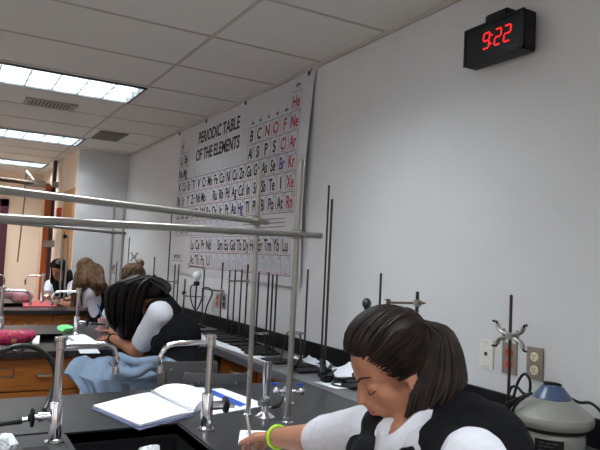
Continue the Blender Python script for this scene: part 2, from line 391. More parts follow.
def seg(y0, z0, y1, z1, w_=0.004):
    n = max(1, int(max(abs(y1 - y0), abs(z1 - z0)) / 0.12))
    for i in range(n):
        a, b = i / n, (i + 1) / n; p = (y0 + (y1 - y0) * a, z0 + (z1 - z0) * a); q = (y0 + (y1 - y0) * b, z0 + (z1 - z0) * b)
        if abs(y1 - y0) > abs(z1 - z0): lines.quad(pp(p[0], p[1] - w_ / 2, 0.0022), pp(q[0], q[1] - w_ / 2, 0.0022), pp(q[0], q[1] + w_ / 2, 0.0022), pp(p[0], p[1] + w_ / 2, 0.0022))
        else: lines.quad(pp(p[0] - w_ / 2, p[1], 0.0022), pp(q[0] - w_ / 2, q[1], 0.0022), pp(q[0] + w_ / 2, q[1], 0.0022), pp(p[0] + w_ / 2, p[1], 0.0022))
def word(s, yc, zc, size, ink, sx=1.0, bold=0.0):
    text_mb(inks[ink], s, size, lambda x, y: pp(yc - x * sx, zc + y, 0.0026), bold=bold)
def cell(y1, z1, s, ink, w_=CW, num=None):
    seg(y1, z1, y1 - w_, z1); seg(y1, z1 - CH, y1 - w_, z1 - CH); seg(y1, z1, y1, z1 - CH); seg(y1 - w_, z1, y1 - w_, z1 - CH)
    if s: word(s, y1 - w_ * 0.47, z1 - CH * 0.53, 0.126, ink, 0.70 if len(s) > 1 else .9, 0.0028)
    if num: word(str(num), y1 - w_ * 0.8, z1 - 0.021, 0.03, 'p', 1, 0.001)
    inks['r'].quad(pp(y1 - w_ * 0.25, z1 - CH + 0.012, 0.0024), pp(y1 - w_ * 0.75, z1 - CH + 0.012, 0.0024), pp(y1 - w_ * 0.75, z1 - CH + 0.0165, 0.0024), pp(y1 - w_ * 0.25, z1 - CH + 0.0165, 0.0024))
rows = ["H . . . . . . . . . . . . . . . . He", "Li Be . . . . . . . . . . B C N O F Ne", "Na Mg . . . . . . . . . . Al Si P S Cl Ar",
        "K Ca Sc Ti V Cr Mn Fe Co Ni Cu Zn Ga Ge As Se Br Kr", "Rb Sr Y Zr Nb Mo Tc Ru Rh Pd Ag Cd In Sn Sb Te I Xe",
        "Cs Ba La Hf Ta W Re Os Ir Pt Au Hg Tl Pb Bi Po At Rn", "Fr Ra Ac Rf Db Sg Bh Hs Mt Ds Rg . . . . . . ."]
red = {'H', 'He', 'N', 'O', 'F', 'Ne', 'Cl', 'Ar', 'Kr', 'Xe', 'Rn'}; blue = {'Br', 'Hg'}; pale = {'Tc', 'Rf', 'Db', 'Sg', 'Bh', 'Hs', 'Mt', 'Ds', 'Rg', 'Pm', 'Np', 'Pu', 'Am', 'Cm', 'Bk', 'Cf', 'Es', 'Fm', 'Md', 'No', 'Lr'}
num = 0
for r, line in enumerate(rows):
    for c, s in enumerate(line.split()):
        if r == 5 and c == 3: num = 71
        if r == 6 and c == 3: num = 103
        if s == '.': continue
        num += 1
        cell(GX - c * CW, GZ - r * CH, s, 'r' if s in red else 'b' if s in blue else 'g' if s in pale else 'k', num=num)
LW = 0.136
for r, line in enumerate(["La Ce Pr Nd Pm Sm Eu Gd Tb Dy Ho Er Tm Yb Lu", "Ac Th Pa U Np Pu Am Cm Bk Cf Es Fm Md No Lr"]):
    for c, s in enumerate(line.split()):
        cell(3.78 + (15 - c) * LW, 1.595 - r * CH, s, 'g' if s in pale else 'k', LW, (57 if r == 0 else 89) + c)
word('PERIODIC TABLE', 5.28, 2.555, 0.155, 'k', 0.85, 0.004); word('OF THE ELEMENTS', 5.28, 2.385, 0.155, 'k', 0.81, 0.004)
for k, s in enumerate(['IIIA', 'IVA', 'VA', 'VIA', 'VIIA']): word(s, 3.73 + (5.5 - k) * CW, 2.50, 0.034, 'k', 1, 0.001); word(str(13 + k), 3.73 + (5.5 - k) * CW, 2.535 - 0.005, 0.026, 'r')
word('VIIIA', 3.80, 2.655, 0.034, 'k', 1, 0.001); word('18', 3.80, 2.628, 0.026, 'r'); word('IA', GX - 0.07, 2.635, 0.034, 'k')
for k in range(10): word(str(3 + k), GX - (2.5 + k) * CW, 2.205, 0.03, 'r')
word('IMPORTANT', 6.2, 1.40, 0.05, 'k', 0.8, 0.002); seg(6.38, 1.36, 6.02, 1.36, 0.006)
for k in range(3): seg(4.6, 1.715 - k * 0.03, 3.86, 1.715 - k * 0.03, 0.005)
obj('grid_lines', lines, M_lineink, t, False)
obj('black_lettering', inks['k'], M_ink, t, False); obj('red_lettering', inks['r'], M_redink, t, False)
obj('blue_lettering', inks['b'], M_blueink, t, False); obj('outlined_lettering', inks['g'], M_paleink, t, False); obj('atomic_numbers', inks['p'], M_lightblueink, t, False)
gm = MB()
for yv in (3.66, 4.7, 5.6, 6.38): gm.torus(pp(yv, PZ1 - 0.03, 0.003), 0.013, 0.004, (1, 0, 0), 16, 6)
obj('grommet', gm, M_ink, t)
gm = MB()
for yv in (3.66, 5.6): gm.tube([pp(yv, PZ1 - 0.03, 0.004), (W - 0.02, yv - 0.05, CE - 0.01)], 0.004, 6)
obj('hanging_wire', gm, M_rod, t)

# ================================================================ CLOCK
cx0, cx1, cy0, cy1, cz0, cz1 = 2.0, 2.075, 1.752, 2.09, 2.335, 2.505
t = thing('digital_wall_clock', 'black digital clock with red numerals high on the wall', 'clock', (W, 1.94, cz0))
c = MB().box((cx0, cy0, cz0), (cx1, cy1, cz1), bev=0.006); obj('clock_case', c, M_black, t)
obj('wall_bracket', MB().box((2.015, 1.86, cz1 - 0.002), (2.1, 1.99, cz1 + 0.045), bev=0.008).box((2.07, 1.86, cz0 + 0.03), (2.1, 1.99, cz1)), M_black, t)
c = MB(); b = 0.012
c.box((cx0 - 0.006, cy0, cz0), (cx0, cy1, cz0 + b)).box((cx0 - 0.006, cy0, cz1 - b), (cx0, cy1, cz1)).box((cx0 - 0.006, cy0, cz0), (cx0, cy0 + b, cz1)).box((cx0 - 0.006, cy1 - b, cz0), (cx0, cy1, cz1))
obj('bezel', c, M_black, t, False)
obj('display_window', MB().box((cx0 - 0.002, cy0 + b, cz0 + b), (cx0 + 0.001, cy1 - b, cz1 - b)), mat('smoked_window', (10, 9, 12), 0.35, var=0.05, spec=.3), t, False)
S7 = {'9': 'abcdfg', '2': 'abged'}
def seg7(mb, ch, yc, zc, h=0.068, w_=0.034, th=0.0062):
    # y decreases to the right as seen from the room
    R_ = lambda x, z: Vector((cx0 - 0.0035, yc - x - (z) * 0.09, zc + z))
    def bar(x0, z0, x1, z1):
        d = Vector((x1 - x0, z1 - z0, 0)).normalized(); nrm = Vector((-d.y, d.x, 0)) * th / 2; e = d * 0.003
        P_ = [(x0 + e.x + nrm.x, z0 + e.y + nrm.y), (x1 - e.x + nrm.x, z1 - e.y + nrm.y), (x1 - e.x - nrm.x, z1 - e.y - nrm.y), (x0 + e.x - nrm.x, z0 + e.y - nrm.y)]
        fr = [R_(*p) for p in P_]; mb.add(fr + [v + Vector((0.0015, 0, 0)) for v in fr], [[0, 1, 2, 3], [7, 6, 5, 4], [0, 1, 5, 4], [1, 2, 6, 5], [2, 3, 7, 6], [3, 0, 4, 7]])
    hw, hh = w_ / 2, h / 2
    L = dict(a=(-hw, hh, hw, hh), b=(hw, hh, hw, 0), c=(hw, 0, hw, -hh), d=(-hw, -hh, hw, -hh), e=(-hw, -hh, -hw, 0), f=(-hw, 0, -hw, hh), g=(-hw, 0, hw, 0))
    for s in S7[ch]: bar(*L[s])
dg = MB(); zc = 2.423; yc = 1.903
seg7(dg, '9', yc + 0.054, zc); seg7(dg, '2', yc - 0.012, zc); seg7(dg, '2', yc - 0.064, zc)
for z_ in (0.017, -0.019): dg.box((cx0 - 0.0035, yc + 0.021 - z_ * .14, zc + z_ - 0.004), (cx0 - 0.0018, yc + 0.029 - z_ * .14, zc + z_ + 0.004))
obj('digits', dg, M_red_led, t, False)
tm = MB(); text_mb(tm, 'LATHEM', 0.014, lambda x, y: Vector((cx0 - 0.003, 1.81 - x, cz0 + 0.024 + y))); obj('maker_name', tm, mat('dim_lettering', (70, 70, 76), 0.5), t, False)

# ================================================================ WALL COUNTER
t = thing('wall_counter', 'long black worktop with backsplash running along the right wall', 'counter', (1.85, 4, 0))
obj('worktop', MB().box((1.655, 0.3, T - 0.048), (W, 8.5, T), bev=0.004), mat('grey_epoxy', (92, 92, 96), .3, var=.08, scale=60), t, False)
obj('backsplash', MB().box((W - 0.02, 0.3, T), (W, 8.5, T + 0.105), bev=0.003), M_splash, t, False)
def cab_x(y0, y1, label):   # base cabinet under the wall counter, doors facing -X
    t = thing('wall_base_cabinet', label, 'cabinet', (1.9, (y0 + y1) / 2, 0), 'oak base cabinets under the wall counter')
    obj('carcass', MB().box((1.72, y0 + 0.002, 0.09), (W, y1 - 0.002, T - 0.05)).box((1.76, y0 + 0.002, 0), (W, y1 - 0.002, 0.09)), M_oak, t, False)
    dr = obj('drawer', MB().box((1.70, y0 + 0.01, 0.6), (1.722, y1 - 0.01, T - 0.06), bev=0.003), M_oak, t, False)
    obj('handle', MB().tube([(1.70, (y0 + y1) / 2 - .05, .68), (1.675, (y0 + y1) / 2 - .04, .68), (1.675, (y0 + y1) / 2 + .04, .68), (1.70, (y0 + y1) / 2 + .05, .68)], 0.005), M_steel, dr)
    dr = obj('door', MB().box((1.70, y0 + 0.01, 0.1), (1.722, y1 - 0.01, 0.59), bev=0.003), M_oak, t, False)
    obj('handle', MB().tube([(1.70, y0 + .06, .45), (1.675, y0 + .06, .46), (1.675, y0 + .06, .54), (1.70, y0 + .06, .55)], 0.005), M_steel, dr)
cab_x(2.87, 3.46, 'oak base cabinet under the wall counter, next to the nearest bench')
cab_x(3.46, 4.05, 'oak base cabinet under the wall counter, beside the second bench')
cab_x(5.5, 6.1, 'oak base cabinet under the wall counter, just past the second bench')
cab_x(6.1, 6.72, 'oak base cabinet under the wall counter, beside the farthest bench')

# ================================================================ BENCHES
BX0, BX1 = -2.0, 1.655
SX0, SX1 = 0.40, 0.79
def bench(yc, label, cabs):
    y0, y1 = yc - 0.70, yc + 0.70
    t = thing('lab_bench', label, 'lab bench', ((BX0 + BX1) / 2, yc, 0))
    s0, s1 = yc - 0.34, yc + 0.10
    tb = MB()
    for a, b in (((BX0, y0), (BX1, s0)), ((BX0, s1), (BX1, y1)), ((BX0, s0), (SX0, s1)), ((SX1, s0), (BX1, s1))):
        tb.box((a[0], a[1], T - 0.035), (b[0], b[1], T))
    obj('worktop', tb, M_epoxy, t, False)
    obj('sink_rim', MB().box((SX0 - 0.02, s1, T), (SX1 + 0.02, s1 + 0.012, T + 0.004)).box((SX0 - 0.02, s0 - 0.012, T), (SX1 + 0.02, s0, T + 0.004)).box((SX0 - 0.02, s0, T), (SX0 - .008, s1, T + 0.004)).box((SX1 + .008, s0, T), (SX1 + 0.02, s1, T + 0.004)), M_epoxy, t, False)
    b = MB(); e = 0.012; zb = T - 0.24
    b.box((SX0 - e, s0 - e, zb), (SX1 + e, s1 + e, zb + e)).box((SX0 - e, s0 - e, zb), (SX0, s1 + e, T - 0.003)).box((SX1, s0 - e, zb), (SX1 + e, s1 + e, T - 0.003)).box((SX0, s0 - e, zb), (SX1, s0, T - 0.003)).box((SX0, s1, zb), (SX1, s1 + e, T - 0.003))
    obj('sink_basin', b, M_epoxy, t, False, 'black moulded sink basin')
    g = MB().box((BX0, s1 + 0.030, T), (SX0 - 0.03, s1 + 0.036, T + 0.003)).box((BX0, y0 + 0.08, 0.0), (BX1, y1 - 0.08, 0.085))
    obj('plinth', g, M_splash, t, False)
    return t
bench(2.15, 'nearest black-topped lab bench, with an open notebook by its sink', 0)
bench(4.77, 'second black-topped lab bench, with a floral pouch and green cloth on it', 0)
bench(7.42, 'farthest black-topped lab bench, with a red cloth lying on it', 0)
def cabinet(x0, x1, yf, yb, label, face):
    """base cabinet with drawer over drawer on the -Y face (face=-1)"""
    t = thing('base_cabinet', label, 'cabinet', ((x0 + x1) / 2, (yf + yb) / 2, 0))
    y0, y1 = min(yf, yb), max(yf, yb)
    obj('carcass', MB().box((x0 + 0.001, y0 + 0.02, 0.09), (x1 - 0.001, y1, T - 0.262)).box((x0 + 0.001, y0 + 0.02, T - 0.262), (x1 - 0.001, y0 + 0.06, T - 0.037)), M_oak, t, False)
    zt = T - 0.055
    z = [(zt - 0.185, zt), (0.34, zt - 0.192), (0.1, 0.333)]
    for i, (a, b) in enumerate(z):
        d = obj('drawer', MB().box((x0 + 0.006, y0, a), (x1 - 0.006, y0 + 0.022, b), bev=0.003), M_oak, t, False)
        hx = (x0 + x1) / 2 + 0.12; hz = (a + b) / 2 - (0.0 if i == 0 else -0.05)
        obj('handle', MB().tube([(hx - 0.055, y0, hz + .004), (hx - 0.05, y0 - 0.022, hz), (hx, y0 - 0.028, hz - 0.002), (hx + 0.05, y0 - 0.022, hz), (hx + 0.055, y0, hz + .004)], 0.0075, 8), M_steel, d)
        if i == 0:
            lx = x0 + 0.20
            f = MB(); 
            for q in (((lx - .06, b - .1), (lx + .06, b - .094)), ((lx - .06, b - .056), (lx + .06, b - .05)), ((lx - .06, b - .1), (lx - .054, b - .05)), ((lx + .054, b - .1), (lx + .06, b - .05))):
                f.box((q[0][0], y0 - 0.004, q[0][1]), (q[1][0], y0, q[1][1]))
            obj('label_holder', f, M_steel, d, False)
for (yf, yb, bn, xs) in ((4.12, 4.70, 'second bench', (-1.9, -1.05, -0.25, 0.15, 0.80, 1.5)), (6.78, 7.35, 'farthest bench', (-1.9, -1.0, -0.1, 0.35, 1.0, 1.6)), (1.50, 2.08, 'nearest bench', (-1.9, -0.8, 0.2, 0.95, 1.6))):
    for i in range(len(xs) - 1):
        cabinet(xs[i], xs[i + 1], yf, yb, 'oak drawer cabinet of the %s, %s' % (bn, ['at its left end', 'second from its left end', 'left of the sink', 'under the sink', 'at its wall end'][i if i < len(xs) - 2 else 4]), -1)
for (yc, bn) in ((2.15, 'nearest'), (4.77, 'second'), (7.42, 'farthest')):
    t = thing('back_cabinet', 'plain oak cabinet run on the far side of the %s bench' % bn, 'cabinet', (0, yc + .3, 0))
    obj('carcass', MB().box((-1.9, yc + 0.13, 0.09), (1.6, yc + 0.62, T - 0.037)), M_oak, t, False)

# ---------------------------------------------------------------- faucets
def faucet(x, y, side, label, hose=True, height=0.335):
    """lab tap: column, spout towards side (+1 = +X), side valve away from the spout"""
    t = thing('lab_faucet', label, 'faucet', (x, y, T), 'chrome faucets on the lab benches')
    c = MB().lathe([(0.030, 0), (0.030, 0.006), (0.024, 0.012), (0.021, 0.014), (0.0205, 0.128), (0.019, 0.131), (0.0125, 0.133), (0.0125, height - 0.035), (0.018, height - 0.033), (0.018, height - 0.008), (0.0205, height - 0.006), (0.0205, height + 0.004), (0.014, height + 0.006)], (x, y, T))
    obj('column', c, M_chrome, t)
    z = T + height - 0.022; s = side
    pts = [(x, y, z), (x + s * 0.04, y, z + 0.001)] + [(x + s * q, y, z - dz) for q, dz in ((0.10, 0), (0.135, 0.001), (0.155, 0.006), (0.170, 0.017), (0.180, 0.034), (0.183, 0.05))]
    sp_ = obj('spout', MB().tube(pts, 0.0088, 14), M_chrome, t)
    obj('nozzle', MB().lathe([(0.0112, 0), (0.0112, -0.02), (0.009, -0.024), (0.009, -0.034), (0.011, -0.036), (0.0105, -0.055), (0.006, -0.057)], (x + s * 0.183, y, z - 0.045)), M_chrome, sp_)
    # valve body
    vz = T + 0.085; u = -side
    obj('valve_body', MB().cyl((x + u * 0.015, y, vz), (x + u * 0.055, y, vz), 0.016).cyl((x + u * 0.05, y, vz), (x + u * 0.066, y, vz), 0.009), M_chrome, t)
    obj('valve_wheel', MB().lathe([(0.010, 0), (0.028, 0.002), (0.030, 0.006), (0.028, 0.011), (0.012, 0.014), (0.010, 0.02)], (x + u * 0.064, y, vz), (u, 0, 0)), M_black, t)
    obj('outlet_stem', MB().cyl((x + u * 0.08, y, vz - .003), (x + u * 0.105, y, vz - .006), 0.008), M_chrome, t)
    if hose:
        pts = [(x + u * (0.10 + 0.012 * i), y, vz - 0.006 - 0.001 * i) for i in range(11)]
        obj('serrated_outlet', MB().tube(pts, 0.0105, 10, taper=lambda a: 1 - 0.45 * a + 0.08 * (int(a * 10) % 2)), M_rubber, t)
    return t
faucet(0.35, 2.165, 1, 'chrome lab faucet left of the nearest sink, spout to the right')
faucet(0.862, 2.14, -1, 'chrome lab faucet between the nearest sink and the gas burner', False)
faucet(0.375, 4.84, 1, 'chrome lab faucet at the left picture edge on the second bench')
faucet(0.885, 4.84, -1, 'chrome lab faucet beside the green cloth on the second bench')
faucet(0.40, 7.45, 1, 'partly seen chrome faucet at the left edge of the farthest bench')
faucet(0.975, 7.45, -1, 'chrome faucet standing in front of the cream wall on the farthest bench')
# hose looping from the left
t = obj('rubber_hose', MB().tube(spline([sp(44, 410, 2.02), sp(50, 398, 2.06), sp(55.5, 375, 2.09), sp(48, 357, 2.08), sp(34, 347.5, 2.05), sp(18, 346, 2.0), sp(4, 350, 1.97), sp(-20, 356, 1.95), sp(-45, 400, 1.95), sp(-48, 437, 1.98)], 8), 0.0085, 12), M_hose)
tag(t, 'dark green rubber hose arching behind the left chrome faucet', 'hose')
t = obj('gas_hose', MB().tube(spline([sp(-20, 349, 2.25), sp(3, 348, 2.25), sp(18, 352, 2.25), sp(22, 351, 2.22), sp(26, 345.5, 2.15), sp(31, 343.6, 2.12)], 6), 0.005, 10), M_hose)
tag(t, 'thin dark hose crossing the larger green hose at the left edge', 'hose')

# gas burner
bx, by = 1.145, 2.235
t = thing('meker_burner', 'chrome gas burner with a flared barrel on the nearest bench', 'burner', (bx, by, T))
b = MB()
b.lathe([(0.042, 0), (0.042, 0.004), (0.030, 0.012), (0.016, 0.022), (0.014, 0.045)], (bx, by, T), n=28)
obj('burner_base', b, M_chrome, t)
obj('barrel', MB().lathe([(0.0145, 0.045), (0.0165, 0.05), (0.0165, 0.075), (0.011, 0.082), (0.0105, 0.095), (0.0135, 0.12), (0.0165, 0.17), (0.0185, 0.2), (0.0195, 0.215), (0.0165, 0.215), (0.014, 0.19)], (bx, by, T), n=28), M_chrome, t)
obj('gas_inlet', MB().cyl((bx + .01, by + .01, T + .028), (bx + .05, by + .042, T + .028), 0.006), M_chrome, t)
obj('needle_valve', MB().cyl((bx, by, T + .06), (bx - 0.03, by - 0.02, T + .06), 0.005).cyl((bx - .03, by - .02, T + .06), (bx - .036, by - .024, T + .06), 0.011), M_steel, t)
gx, gy = 1.335, 2.40
t = thing('gas_turret', 'chrome gas tap with blue lever handles behind the slanted rod', 'gas tap', (gx, gy, T))
obj('turret_body', MB().lathe([(0.03, 0), (0.03, 0.006), (0.019, 0.012), (0.018, 0.05), (0.022, 0.055), (0.02, 0.075), (0.008, 0.08)], (gx, gy, T)), M_chrome, t)
obj('hose_barb', MB().cyl((gx, gy, T + 0.045), (gx - .05, gy - .04, T + .04), 0.008, 0.006), M_chrome, t)
for dx, dy, nm in ((-0.045, 0.02, 1), (0.05, -0.03, 2)):
    vb = obj('tap_valve', MB().cyl((gx, gy, T + .055), (gx + dx, gy + dy, T + .055), 0.010).ell((gx + dx, gy + dy, T + .058), 0.016), M_chrome, t)
    obj('lever', MB().box((gx + dx - .03, gy + dy - .007, T + .085), (gx + dx + .012, gy + dy + .007, T + .092), bev=0.003).cyl((gx + dx, gy + dy, T + .06), (gx + dx, gy + dy, T + .087), 0.004), M_blue, vb)
t = obj('burner_hose', MB().tube(spline([(bx + .045, by + .038, T + .028), (bx + .08, by + .06, T + .022), (bx + .11, by + .085, T + .025), (gx - .045, gy - .037, T + .041)], 10), 0.0085, 10, taper=lambda a: 1 + 0.12 * (int(a * 30) % 2)), M_rubber)
tag(t, 'short black ribbed hose joining burner and gas tap', 'hose')

# ---------------------------------------------------------------- rod lattices on the benches
def clamp(c, ax, sz, parent, m=M_clampal):
    mb = MB(); s = sz; c = Vector(c)
    mb.box(c - Vector((s, s, s)) , c + Vector((s, s, s)), bev=s * 0.35)
    mb.cyl(c + Vector((0, -s, 0)), c + Vector((0, -2.4 * s, 0)), s * 0.35, n=8).box(c + Vector((-s * .8, -2.9 * s, -s * .3)), c + Vector((s * .8, -2.4 * s, s * .3)), bev=s * .1)
    mb.cyl(c + Vector((s, 0, 0)), c + Vector((2.2 * s, 0, 0)), s * 0.45, n=8)
    return obj('clamp', mb, m, parent)
t = thing('rod_lattice', 'tall aluminium rod frame standing on the nearest bench', 'rod frame', (1.1, 2.2, T))
def pole(bx_, by_, top, r, nm='pole'):
    obj('pole', MB().lathe([(r, 0), (r, 1), (r * .8, 1.003)], (0, 0, 0), n=16) if False else MB().cyl((bx_, by_, T), top, r, n=18), M_alu, t)
    obj('socket', MB().lathe([(r * 2, 0), (r * 2, .004), (r * 1.35, .008), (r * 1.3, .022)], (bx_, by_, T)), M_chrome, t)
A1 = sp(259.6, 169, 2.50); B1 = sp(300.8, 159, 2.40)
pole(1.095, 2.285, A1, 0.0098); pole(1.19, 2.13, B1, 0.0115)
Ac = sp(256.3, 221, 2.47); Bc = sp(296.3, 234, 2.38)
obj('crossbar', MB().cyl(sp(267, 222.4, 2.50), sp(-40, 185.0, 1.45), 0.0108, n=18), M_alu, t)
obj('crossbar', MB().cyl(sp(320.5, 235.6, 2.44), sp(-40, 216.0, 1.5), 0.0118, n=18), M_alu, t)
clamp(Ac + BACK * .012, 0, 0.020, t, M_clampal); clamp(Bc + BACK * .012, 0, 0.020, t, M_clampal)
t = thing('rod_lattice', 'thin aluminium rod frame on the second bench, behind the grey bars', 'rod frame', (1.1, 4.9, T))
p1 = sp(114.8, 204, 4.75); p2 = sp(124.8, 206, 4.6)
pole(p1.x, p1.y, p1, 0.0098); pole(p2.x, p2.y, p2, 0.0098)
obj('crossbar', MB().cyl(sp(125.5, 233.5, 4.6), sp(-25, 219.5, 3.8), 0.0105, n=14), M_alu, t)
clamp(sp(113.5, 232.5, 4.68), 0, 0.016, t)
t = thing('rod_lattice', 'pair of rods with a dark clamp on the farthest bench before the girl facing us', 'rod frame', (1.25, 7.5, T))
p1 = sp(64, 232, 7.2); p2 = sp(68.5, 234, 7.1)
pole(p1.x, p1.y, p1, 0.011); pole(p2.x, p2.y, p2, 0.011)
clamp(sp(65, 236.5, 7.15), 0, 0.022, t, M_black)

# ================================================================ WALL COUNTER EQUIPMENT
def ring_stand(loc, h, label, lean=(0, 0), base=(0.22, 0.10), r=0.0062, flip=1):
    x, y = loc
    t = thing('ring_stand', label, 'ring stand', (x, y, T), 'ring stands along the wall counter')
    b0, b1 = (x - base[0] + 0.03, x + 0.03)
    obj('base_plate', MB().box((b0, y - base[1] / 2, T + .001), (b1, y + base[1] / 2, T + 0.016), bev=0.005).lathe([(0.016, 0), (0.014, 0.008), (0.009, 0.010)], (x, y, T + .016)), M_iron, t)
    obj('rod', MB().cyl((x, y, T + 0.016), (x + lean[0], y + lean[1], T + h), r, n=10).ell((x + lean[0], y + lean[1], T + h), r * 1.02, n=8), M_rod, t)
    return t
W20 = {}
def stand_from(pxtop, h, x, label, **k):
    # measured top of the rod on the plane x; the foot stands right below
    d = (RIGHT * (pxtop[0] - 300) + UP * (225 - pxtop[1]) - BACK * F_PX); s = x / d.x; P_ = EYE + d * s
    return ring_stand((x, P_.y), P_.z - T, label, **k)
order = [(223, 263), (230, 271), (235.5, 270), (242, 270), (248, 265), (259, 273), (269, 273), (273, 275), (277, 275)]
xs = [2.02, 2.02, 2.0, 2.0, 1.98, 1.98, 1.98, 1.95, 1.92]
names = ['iron ring stand, leftmost of the row under the poster, right of the wall outlets', 'ring stand second from the left in the row under the poster', 'ring stand third from the left in the row under the poster',
         'ring stand fourth from the left in the row under the poster', 'taller ring stand just left of the front aluminium pole', 'ring stand just right of the front aluminium pole',
         'ring stand between the two aluminium poles, left of a close pair', 'ring stand in the middle of three close rods right of the pole', 'ring stand rightmost of three close rods, behind the low tripod']
for p, x, n in zip(order, xs, names): stand_from(p, 0, x, n)
stand_from((308, 270), 0, 1.98, 'ring stand rod rising behind the taller tripod')
def rodstand(px, x, label, **k): return stand_from(px, 0, x, label, **k)
rodstand((329, 186), 1.99, 'very tall thin ring stand, taller of the pair left of the girl')
rodstand((332, 200), 1.93, 'very tall ring stand, shorter of the pair left of the girl', r=0.0072)
rodstand((381, 274), 1.97, 'ring stand rod sticking up behind the hair of the seated girl')
rodstand((171.7, 214), 1.98, 'tall ring stand in front of the left edge of the poster')
rodstand((154.7, 257), 1.98, 'ring stand at the far end, left of the poster')
rodstand((143, 262), 1.98, 'farthest ring stand near the bay wall')
rodstand((175.2, 265), 1.99, 'dark ring stand, left of the close pair under the poster corner')
rodstand((179, 265), 1.92, 'dark ring stand, right of the close pair under the poster corner')
rodstand((204.5, 269), 1.98, 'ring stand left of the wall outlets holding the light bulb clamp')
# small clamps between stands
def bar_clamp(p, q, label, r=0.006, jaw=True):
    p, q = Vector(p), Vector(q); t = thing('burette_clamp', label, 'clamp', (p + q) / 2, 'clamps fixed to ring stands')
    obj('clamp_arm', MB().cyl(p, q, r, n=10), M_rust if jaw else M_rod, t)
    d = (q - p).normalized()
    obj('boss_head', MB().box(p - Vector((.012, .012, .016)), p + Vector((.012, .012, .016)), bev=.004).cyl(p, p - d * 0.04, 0.005, n=8), M_clampal, t)
    if jaw: obj('jaw', MB().tube([q, q + d * .02 + Vector((0, 0, .018)), q + d * .05 + Vector((0, 0, .012))], .005, 8).tube([q, q + d * .02 - Vector((0, 0, .018)), q + d * .05 - Vector((0, 0, .012))], .005, 8), M_clampal, t)
    return t
def xp(px, py, x):
    d = (RIGHT * (px - 300) + UP * (225 - py) - BACK * F_PX); return EYE + d * (x / d.x)
bar_clamp(xp(247, 281, 1.97), xp(231, 281, 1.94), 'short clamp bar across the row of rods under the poster')
bar_clamp(xp(203.5, 268, 1.96), xp(190, 266, 1.94), 'thin grey clamp at the lower left corner of the poster')
bar_clamp(xp(203, 297, 1.95), xp(186, 296, 1.95), 'clamp bar below the light bulb')
bar_clamp(xp(222, 291.5, 1.97), xp(202, 288.5, 1.96), 'dark bar joining two stands over the wall outlets', jaw=False)
bar_clamp(xp(176, 282, 1.96), xp(163, 281, 1.93), 'clamp on the close pair of rods at the poster corner')
# utility clamp on the short thick rod above the seated girl
def rod_to(px, x, label, r=0.0075): return stand_from(px, 0, x, label, r=r)
rod_to((417.5, 293), 1.96, 'short thick ring stand with a horizontal clamp above the girl', r=0.0085)
t = thing('utility_clamp', 'metal clamp arm reaching left from the short thick rod', 'clamp', xp(416.5, 303, 1.94), 'clamps fixed to ring stands')
obj('clamp_arm', MB().cyl(xp(424, 303.2, 1.94), xp(390, 302.6, 1.94), 0.0062, n=10).cyl(xp(424, 303.2, 1.94), xp(426, 303.3, 1.94), 0.006, 0.001, n=10), M_rust, t)
c0 = xp(417, 303, 1.94); obj('boss_head', MB().box(c0 - Vector((.015, .013, .016)), c0 + Vector((.02, .013, .016)), bev=.004), M_clampal, t)
c0 = xp(387.3, 302.6, 1.94); obj('jaw', MB().box(c0 - Vector((.012, .012, .017)), c0 + Vector((.012, .012, -.010)), bev=.002).box(c0 - Vector((.012, .012, -.012)), c0 + Vector((.012, .012, .018)), bev=.002).box(c0 - Vector((.012, .012, .012)), c0 - Vector((-.012, .006, -.012))), M_rust, t)
# rubber bulb on a stand
c0 = xp(366.8, 303, 1.95)
t = thing('pipette_bulb', 'dark teal rubber bulb on a stand just above the girl', 'pipette bulb', (c0.x, c0.y, T))
obj('bulb', MB().lathe([(0.002, .026), (0.014, .022), (0.023, .010), (0.0255, -.002), (0.022, -.016), (0.014, -.028), (0.0105, -.036), (0.0105, -.05), (0.014, -.054), (0.014, -.075), (.008, -.078)], c0, n=24), M_tealrub, t)
obj('glass_pipe', MB().cyl(c0 - Vector((0, 0, .076)), (c0.x, c0.y, T + .02), 0.006, n=10), M_steel, t)
obj('foot', MB().lathe([(0.05, 0.001), (0.05, .01), (.012, .02)], (c0.x, c0.y, T)), M_iron, t)
# butterfly clamp stand right of the girl
t = stand_from((511.3, 296), 0, 1.98, 'ring stand carrying a double burette clamp beside the outlets')
c0 = xp(510.5, 336, 1.96)
t = thing('double_burette_clamp', 'grey cast double clamp shaped like a butterfly beside the red outlet', 'clamp', c0)
U_ = Vector((0, -1, 0)); V_ = Vector((0, 0, 1))
mb = MB()
mb.box(c0 - Vector((.016, .018, .013)), c0 + Vector((.012, .018, .013)), bev=.005)
obj('boss_head', mb, M_clampal, t)
for sgn in (-1, 1):
    for up_ in (-1, 1):
        k = 1.2 if sgn > 0 else 1.3
        pts = [c0 + U_ * (sgn * a * k) + V_ * (up_ * b) for a, b in ((0.006, .004), (.022, .010), (.036, .014), (.048, .026), (.052, .040))]
        obj('jaw_arm', MB().tube(spline(pts, 5), 0.012, 8, flat=0.55), M_clampal, t)
        a_ = pts[-1]; obj('jaw_tip', MB().tube([a_, a_ + U_ * (sgn * .004) + V_ * (up_ * .008), a_ + U_ * (sgn * .016) * (1 if sgn > 0 else 1.6) + V_ * (up_ * .010)], 0.0045, 8), M_black, t, label='black rubber jaw tip')
    q = c0 + U_ * (sgn * .034); obj('spring_plate', MB().box(q - Vector((.006, .006, .026)), q + Vector((.006, .006, .026)), bev=.003), M_clampal, t)
